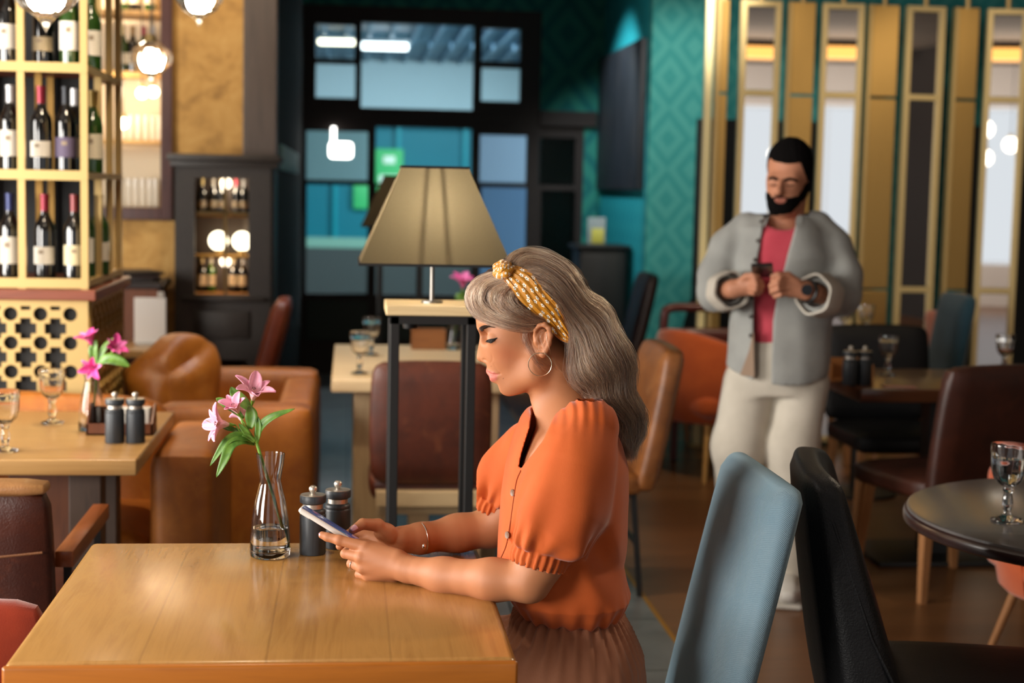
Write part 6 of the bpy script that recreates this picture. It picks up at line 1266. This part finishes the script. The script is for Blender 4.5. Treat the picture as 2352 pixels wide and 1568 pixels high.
# ------------------------------------------------------------------ the standing man
MN = Fig(1800, 850, 5.9)
def Z(X, Y, t=0.0): return MN.L(1560 + X / 2.528, 280 + Y / 2.528, t)
def mstack(P, rings, pw=2.4, ky=0.0):
    z = P[:, 2]; R = np.array([[Z(0, y)[2], Z(a, y)[0], Z(b, y)[0], ht, yc] for y, a, b, ht, yc in rings])[::-1]; a0, a1, ht, yc = [np.interp(z, R[:, 0], R[:, k]).astype(np.float32) for k in (1, 2, 3, 4)]
    xc, a = (a0 + a1) / 2, (a1 - a0) / 2; k = (np.abs((P[:, 0] - xc) / a) ** pw + np.abs((P[:, 1] + yc) / ht) ** pw + 1e-9) ** (1 / pw); d = (k - 1) * np.minimum(a, ht)
    return smax(smax(d, z - R[-1, 0], .04), R[0, 0] - z, .012)
def m_head(P):
    f = ell(P, Z(645, 262, -.015), (.083, .098, .104)); f = smin(f, ell(P, Z(612, 405, .030), (.066, .072, .098)), .03); f = smin(f, ell(P, Z(600, 495, .055), (.044, .042, .032)), .03)
    f = smin(f, cone(P, Z(545, 335, .072), Z(655, 335, .070), .020, .022), .02)
    for x in (549, 640): f = smax(f, -ell(P, Z(x, 357, .108), (.019, .016, .010)), .010); f = smin(f, ell(P, Z(x, 358, .083), (.0155, .0135, .0115)), .006)
    f = smin(f, cone(P, Z(588, 350, .100), Z(576, 404, .122), .010, .0145), .010); f = smin(f, cone(P, Z(556, 412, .106), Z(600, 412, .106), .0095, .0095), .006)
    f = smin(f, cone(P, Z(562, 450, .104), Z(614, 450, .102), .0065, .0065), .005); f = smin(f, cone(P, Z(566, 462, .102), Z(612, 462, .100), .0065, .0065), .005)
    for x, t in ((755, .0), (520, .02)): f = smin(f, ell(P, Z(x, 345, t), (.009, .020, .033)), .008)
    f = smin(f, chain(P, [Z(650, 440, -.02), Z(612, 640, -.01)], [.058, .062], .02), .02); return smin(f, ell(P, Z(600, 800, -.02), (.15, .09, .15)), .04)
HANDS = [dict(w=(318, 968, .26), e=(185, 1000, .05), s=(410, 660, -.02), k=[(392, 918, .285), (396, 945, .290), (398, 965, .285), (396, 985, .275)],
              f=[[(392, 918, .285), (440, 915, .315), (472, 925, .300), (480, 940, .285)], [(396, 945, .290), (448, 945, .322), (482, 950, .300), (484, 962, .282)], [(398, 965, .285), (444, 972, .318), (474, 975, .298), (474, 985, .280)], [(396, 985, .275), (432, 994, .302), (458, 994, .286), (458, 1000, .272)], [(345, 935, .275), (392, 896, .300), (432, 890, .312), (455, 893, .308)]]),
         dict(w=(735, 980, .25), e=(985, 1040, .04), s=(770, 660, -.04), k=[(640, 905, .285), (630, 935, .292), (628, 965, .290), (638, 995, .280)],
              f=[[(640, 905, .285), (585, 900, .318), (548, 918, .306), (538, 932, .290)], [(630, 935, .292), (572, 935, .325), (535, 950, .308), (530, 964, .290)], [(628, 965, .290), (574, 970, .322), (540, 982, .304), (536, 992, .288)], [(638, 995, .280), (588, 1002, .306), (558, 1010, .290), (556, 1018, .276)], [(690, 930, .280), (632, 888, .300), (575, 886, .318), (545, 895, .316)]])]
def m_hands(P):
    f = None
    for h in HANDS:
        w_ = Z(*h['w']); g = chain(P, [Z(*h['s']), Z(*h['e']), w_], [.036, .042, .031], .02)
        for p in h['k']: g = smin(g, cone(P, w_, Z(*p), .027, .0145), .014)
        for pts, r in zip(h['f'], (.0105, .0108, .0105, .0092, .0125)): g = smin(g, chain(P, [Z(*p) for p in pts], [r * 1.12, r, r * .92, r * .8], .004), .004)
        f = g if f is None else smin(f, g, .006)
    return f
LEGS = [[(395, 1380, .0), (330, 1900, .05), (335, 2250, -.08), (330, 2680, -.22)], [(720, 1380, .0), (640, 1900, .06), (640, 2300, .06), (655, 2690, .02)]]
def m_body(P):
    f = smin(m_head(P), m_hands(P), .012); f = smin(f, chain(P, [Z(600, 800, -.02), Z(580, 1350, -.02)], [.11, .12], .02), .05); 
    for lg in LEGS: f = smin(f, chain(P, [Z(*p) for p in lg], [.075, .055, .045, .035], .03), .03)
    return f
lo = np.array([Z(130, 0)[0], -.36, Z(0, 2710)[2]]); hi = np.array([Z(1060, 0)[0], .26, Z(0, 85)[2]])
V, Q = grid_mesh(m_body, lo, hi, .0045)
me = np_mesh('person', V, Q); V = vert_array(me); base = np.array(lin('#b97f62')[:3]) * np.ones((len(V), 1)); lipd = np.minimum(cone(V, Z(562, 451, .104), Z(614, 451, .102), .0075, .0075), cone(V, Z(566, 463, .102), Z(612, 463, .100), .0075, .0075)); base = base + (np.array(lin('#9a564c')[:3]) - base) * np.clip(1 - lipd / .003, 0, 1)[:, None] * .8
point_color(me, 'pigment', base); mo = link('person', me, SKIN); mo.matrix_world = MN.M; tag(mo, 'person in an open grey overshirt and pink T-shirt standing and looking at a dark phone', 'person')
def mchild(name, f, lo, hi, h, mat): V, Q = grid_mesh(f, lo, hi, h); return link(name, np_mesh(name, V, Q), mat, mo)
def clip_line(P, pts, side=1):
    """keep what lies above (side=1) or below a traced line across the front"""
    xs = np.array([Z(x, y, .05)[0] for x, y in pts]); zs = np.array([Z(x, y, .05)[2] for x, y in pts]); return (np.interp(P[:, 0], xs, zs) - P[:, 2]) * side + .003 * wav(P, 130, 21)
hl = (np.array([Z(490, 0)[0], -.15, Z(0, 560)[2]]), np.array([Z(800, 0)[0], .15, Z(0, 85)[2]]))
def m_hair(P): f = m_head(P) - .0035 - .0055 * np.clip((P[:, 2] - Z(0, 240)[2]) / .06, 0, 1) + .0015 * wav(P, 160, 3); return smax(f, clip_line(P, [(500, 215), (530, 212), (560, 236), (640, 246), (705, 238), (728, 300), (745, 345), (790, 350)]) - np.clip(P[:, 1], 0, 1) * 1.6, .006)
HAIRBLACK = plain('short_black_hair', '#080606', .95, 0, .1); mchild('hair', m_hair, *hl, .004, HAIRBLACK)
def m_beard(P):
    f = m_head(P) - .0034 + .0012 * wav(P, 170, 4); k = clip_line(P, [(500, 400), (526, 412), (540, 440), (556, 430), (582, 426), (616, 430), (640, 438), (690, 430), (738, 352), (790, 330)], -1)
    lipz = smin(cone(P, Z(562, 452, .11), Z(614, 452, .108), .0072, .0072), ell(P, Z(588, 464, .11), (.016, .03, .006)), .004); f = smax(f, k, .006); f = smax(f, -lipz, .004); f = smax(f, P[:, 1] - .03, .01); return smax(f, clip_line(P, [(450, 560), (560, 545), (650, 530), (740, 440), (800, 400)], 1), .01)
mchild('beard', m_beard, *hl, .004, HAIRBLACK)
for pts in ([(518, 332), (545, 324), (572, 338)], [(605, 340), (645, 330), (688, 345)]):
    q = [Vector(p) for p in MN.hit([(1560 + x / 2.528, 280 + y / 2.528) for x, y in pts], m_head, t0=.2, lift=.001)]; MB().tube(catmull(q, 5), [.003] + [.0058] * 9 + [.003], 6).build('eyebrow', HAIRBLACK, mo)
for pts in ([(528, 364), (548, 369), (568, 364)], [(618, 366), (641, 371), (664, 365)]):
    q = [Vector(p) for p in MN.hit([(1560 + x / 2.528, 280 + y / 2.528) for x, y in pts], m_head, t0=.2, lift=.0005)]; MB().tube(catmull(q, 5), .0022, 6).build('eyelashes', HAIRBLACK, mo)
# pink T-shirt, open overshirt, trousers, shoes
def m_tee(P):
    f = mstack(P, [(545, 470, 730, .07, .0), (620, 390, 800, .115, .0), (760, 350, 830, .135, .0), (1000, 350, 820, .135, .0), (1258, 355, 815, .135, .0)]); nk = cone(P, Z(622, 520, .02), Z(600, 560, .05), .072, .070); f = smax(f, -nk, .008); return f + .004 * wav(P * np.array([1, 1, .5], np.float32), 14, 2)
mchild('t_shirt', m_tee, np.array([Z(330, 0)[0], -.2, Z(0, 1270)[2]]), np.array([Z(850, 0)[0], .2, Z(0, 530)[2]]), .006, cloth('pink_jersey', '#b8404f', '#c54d5a', .85))
OPL = [(460, 470), (500, 540), (488, 600), (462, 760), (446, 880), (435, 1000), (432, 1150), (432, 1500)]; OPR = [(730, 470), (705, 545), (678, 600), (632, 760), (603, 880), (570, 1000), (545, 1150), (535, 1500)]
def m_shirt(P):
    f = mstack(P, [(495, 535, 745, .05, -.02), (530, 440, 790, .085, -.01), (600, 360, 840, .13, .0), (760, 315, 885, .162, .0), (1000, 300, 885, .165, .0), (1200, 285, 880, .168, .0), (1400, 262, 868, .172, .0), (1490, 262, 845, .172, .0)])
    sl = chain(P, [Z(395, 612, -.01), Z(300, 735, .0), Z(232, 900, .02), Z(222, 985, .06)], [.060, .066, .068, .064], .04); sl = smin(sl, chain(P, [Z(222, 985, .06), Z(285, 985, .19)], [.066, .058], .03), .03); f = smin(f, sl, .03)
    sr = chain(P, [Z(795, 614, -.02), Z(885, 735, -.01), Z(945, 900, .01), Z(942, 1000, .05)], [.060, .068, .074, .074], .04); sr = smin(sr, chain(P, [Z(945, 1000, .05), Z(815, 1010, .19)], [.076, .062], .03), .03); f = smin(f, sr, .03)
    f = f + .009 * wav(P * np.array([1, 1, .35], np.float32), 13, 7) + .004 * wav(P * np.array([1, 1, .6], np.float32), 30, 9)
    lw, rw = Z(303, 968, .22), Z(772, 985, .20); f = smax(f, -cone(P, Z(285, 985, .19), Z(345, 955, .31), .040, .052), .006); f = smax(f, -cone(P, Z(815, 1010, .19), Z(735, 985, .30), .044, .056), .006)
    xl = np.interp(-P[:, 2], [-Z(x, y, .15)[2] for x, y in OPL], [Z(x, y, .15)[0] for x, y in OPL]); xr = np.interp(-P[:, 2], [-Z(x, y, .15)[2] for x, y in OPR], [Z(x, y, .15)[0] for x, y in OPR]); op = np.maximum(np.maximum(xl - P[:, 0], P[:, 0] - xr), P[:, 1] + .03); f = smax(f, -op.astype(np.float32), .006)
    inner = mstack(P, [(480, 520, 760, .04, -.02), (560, 440, 790, .085, .0), (760, 345, 860, .142, .0), (1200, 310, 855, .150, .0), (1520, 285, 830, .160, .0)]); f = smax(f, -inner, .004)
    return smax(f, clip_line(P, [(200, 1400), (270, 1415), (430, 1480), (520, 1500), (700, 1512), (860, 1480), (900, 1470)]), .004)
GREYSHIRT = cloth('grey_shirt_cloth', '#8d8e8b', '#9d9e9a', .9, 700)
ov = mchild('overshirt', m_shirt, np.array([Z(100, 0)[0], -.36, Z(0, 1530)[2]]), np.array([Z(1080, 0)[0], .22, Z(0, 480)[2]]), .006, GREYSHIRT)
CUFF = plain('pale_cuff', '#bdb6aa', .9)
for a, b, r in ((Z(262, 985, .150), Z(308, 975, .235), .072), (Z(850, 1012, .150), Z(775, 1000, .225), .078)):
    x, y, z = frame_of(Vector(b) - Vector(a)); m = MB(); n = 28; a_, b_ = Vector(a), Vector(b)
    m.rings([[c + (x * cos(2 * pi * j / n) + y * sin(2 * pi * j / n)) * rr * (1 + .04 * sin(j * 1.3)) for j in range(n)] for c, rr in ((a_, r * .98), (a_.lerp(b_, .15), r * 1.04), (b_, r * .96), (b_, r * .86), (a_.lerp(b_, .2), r * .86))], cap=False).build('cuff', CUFF, ov)
for pts, sgn in (([(535, 535), (505, 590), (480, 640), (500, 545)], 1), ([(690, 520), (665, 590), (690, 650), (740, 560)], -1)):
    q = [Vector(p) for p in MN.hit([(1560 + x / 2.528, 280 + y / 2.528) for x, y in pts], m_shirt, lift=.012, miss=.10)]; m = MB(); m._add(q + [p + Vector((0, .008, 0)) for p in q], [(0, 1, 2, 3), (7, 6, 5, 4), (0, 4, 5, 1), (1, 5, 6, 2), (2, 6, 7, 3), (3, 7, 4, 0)]); o = m.build('collar', GREYSHIRT, ov); sd = o.modifiers.new('round', 'SUBSURF'); sd.levels = sd.render_levels = 2
for k in range(7):
    y = 580 + k * 110; p = MN.hit([(1560 + (np.interp(y, [a[1] for a in OPL], [a[0] for a in OPL]) - 16) / 2.528, 280 + y / 2.528)], m_shirt, lift=.001)[0]; MB().sphere(p, (.008, .004, .008), 10, 6).build('button', plain('dark_button', '#3a3530', .4), ov)
p4 = [Vector(MN.L(1560 + x / 2.528, 280 + y / 2.528, t)) for x, y, t in ((432, 1215, .168), (436, 1480, .172), (352, 1470, .150), (405, 1330, .155))]; m = MB(); m._add(p4 + [p + Vector((0, .01, 0)) for p in p4], [(0, 1, 2, 3), (7, 6, 5, 4), (0, 4, 5, 1), (1, 5, 6, 2), (2, 6, 7, 3), (3, 7, 4, 0)]); m.build('turned_hem', plain('beige_lining', '#8d7663', .9), ov)
def m_trs(P):
    f = mstack(P, [(1200, 360, 800, .13, .0), (1300, 320, 830, .14, .0), (1420, 298, 838, .145, .0), (1560, 292, 832, .135, .0)], 2.4)
    f = smin(f, chain(P, [Z(420, 1520, .01), Z(352, 1880, .04), Z(345, 2260, -.07), Z(338, 2600, -.20)], [.106, .098, .084, .072], .04), .03)
    f = smin(f, chain(P, [Z(712, 1520, .01), Z(660, 1880, .05), Z(650, 2300, .05), Z(655, 2590, .02)], [.102, .096, .084, .072], .04), .012)
    return f + .006 * wav(P * np.array([1, 1, .5], np.float32), 13, 12)
mchild('trousers', m_trs, np.array([Z(200, 0)[0], -.26, Z(0, 2640)[2]]), np.array([Z(900, 0)[0], .34, Z(0, 1190)[2]]), .007, cloth('off_white_twill', '#b8b0a2', '#c8c0b2', .9, 600))
z0 = (MN.I @ Vector((0, 0, 0))).z; WHITE = plain('white_leather', '#cfccc5', .5)
for (x, y, t) in ((655, 2700, .02), (338, 2700, -.20)):
    a = Z(x, y, t); s_ = MB().soft((a[0] - .015, a[1] - .06, z0 + .055), (.10, .28, .085), .04, .01, 8, None, lambda p, q: Vector((p.x * (1 - .18 * max(0, -q.y)), p.y, p.z * (1 - .25 * max(0, -q.y)) if q.z > 0 else p.z))).build('shoe', WHITE, mo); MB().soft((a[0] - .015, a[1] - .06, z0 + .012), (.108, .29, .024), .011, 0, 6).build('sole', plain('pale_sole', '#bfbab0', .7), s_)
wc_ = Vector(Z(748, 985, .245)); wx = Vector(Z(735, 980, .25)) - Vector(Z(985, 1040, .04)); child_w = ringmesh(wc_, wx, .036, .008); child_w.build('watch', plain('black_watch', '#0b0b0c', .35), mo); 
fp = MN.hit([(1560 + 742 / 2.528, 280 + 975 / 2.528)], m_hands, t0=.36, lift=.004)[0]; MB().cyl(Vector(fp) + Vector((0, .002, 0)), Vector(fp) + Vector((0, -.007, 0)), .021, .020, 20).build('watch_face', plain('dark_dial', '#16181b', .15, .3), mo)
mp = thing('phone', 'dark phone held in both hands by the standing man in the grey overshirt', 'phone'); a, b = Vector(Z(412, 888, .325)), Vector(Z(552, 905, .325)); c = (a + b) / 2
mp.matrix_world = MN.M @ Matrix.Translation(c + Vector((0, -.012, .022))) @ Matrix.Rotation(radians(-4), 4, 'Y') @ Matrix.Rotation(radians(-20), 4, 'X')
MB().box((0, 0, 0), (.076, .150, .009), .004, 3).build('body', plain('black_phone', '#0a0a0c', .3), mp); MB().box((0, 0, .0042), (.070, .143, .002), .0008, 2).build('screen', plain('man_phone_screen', '#101216', .1), mp)
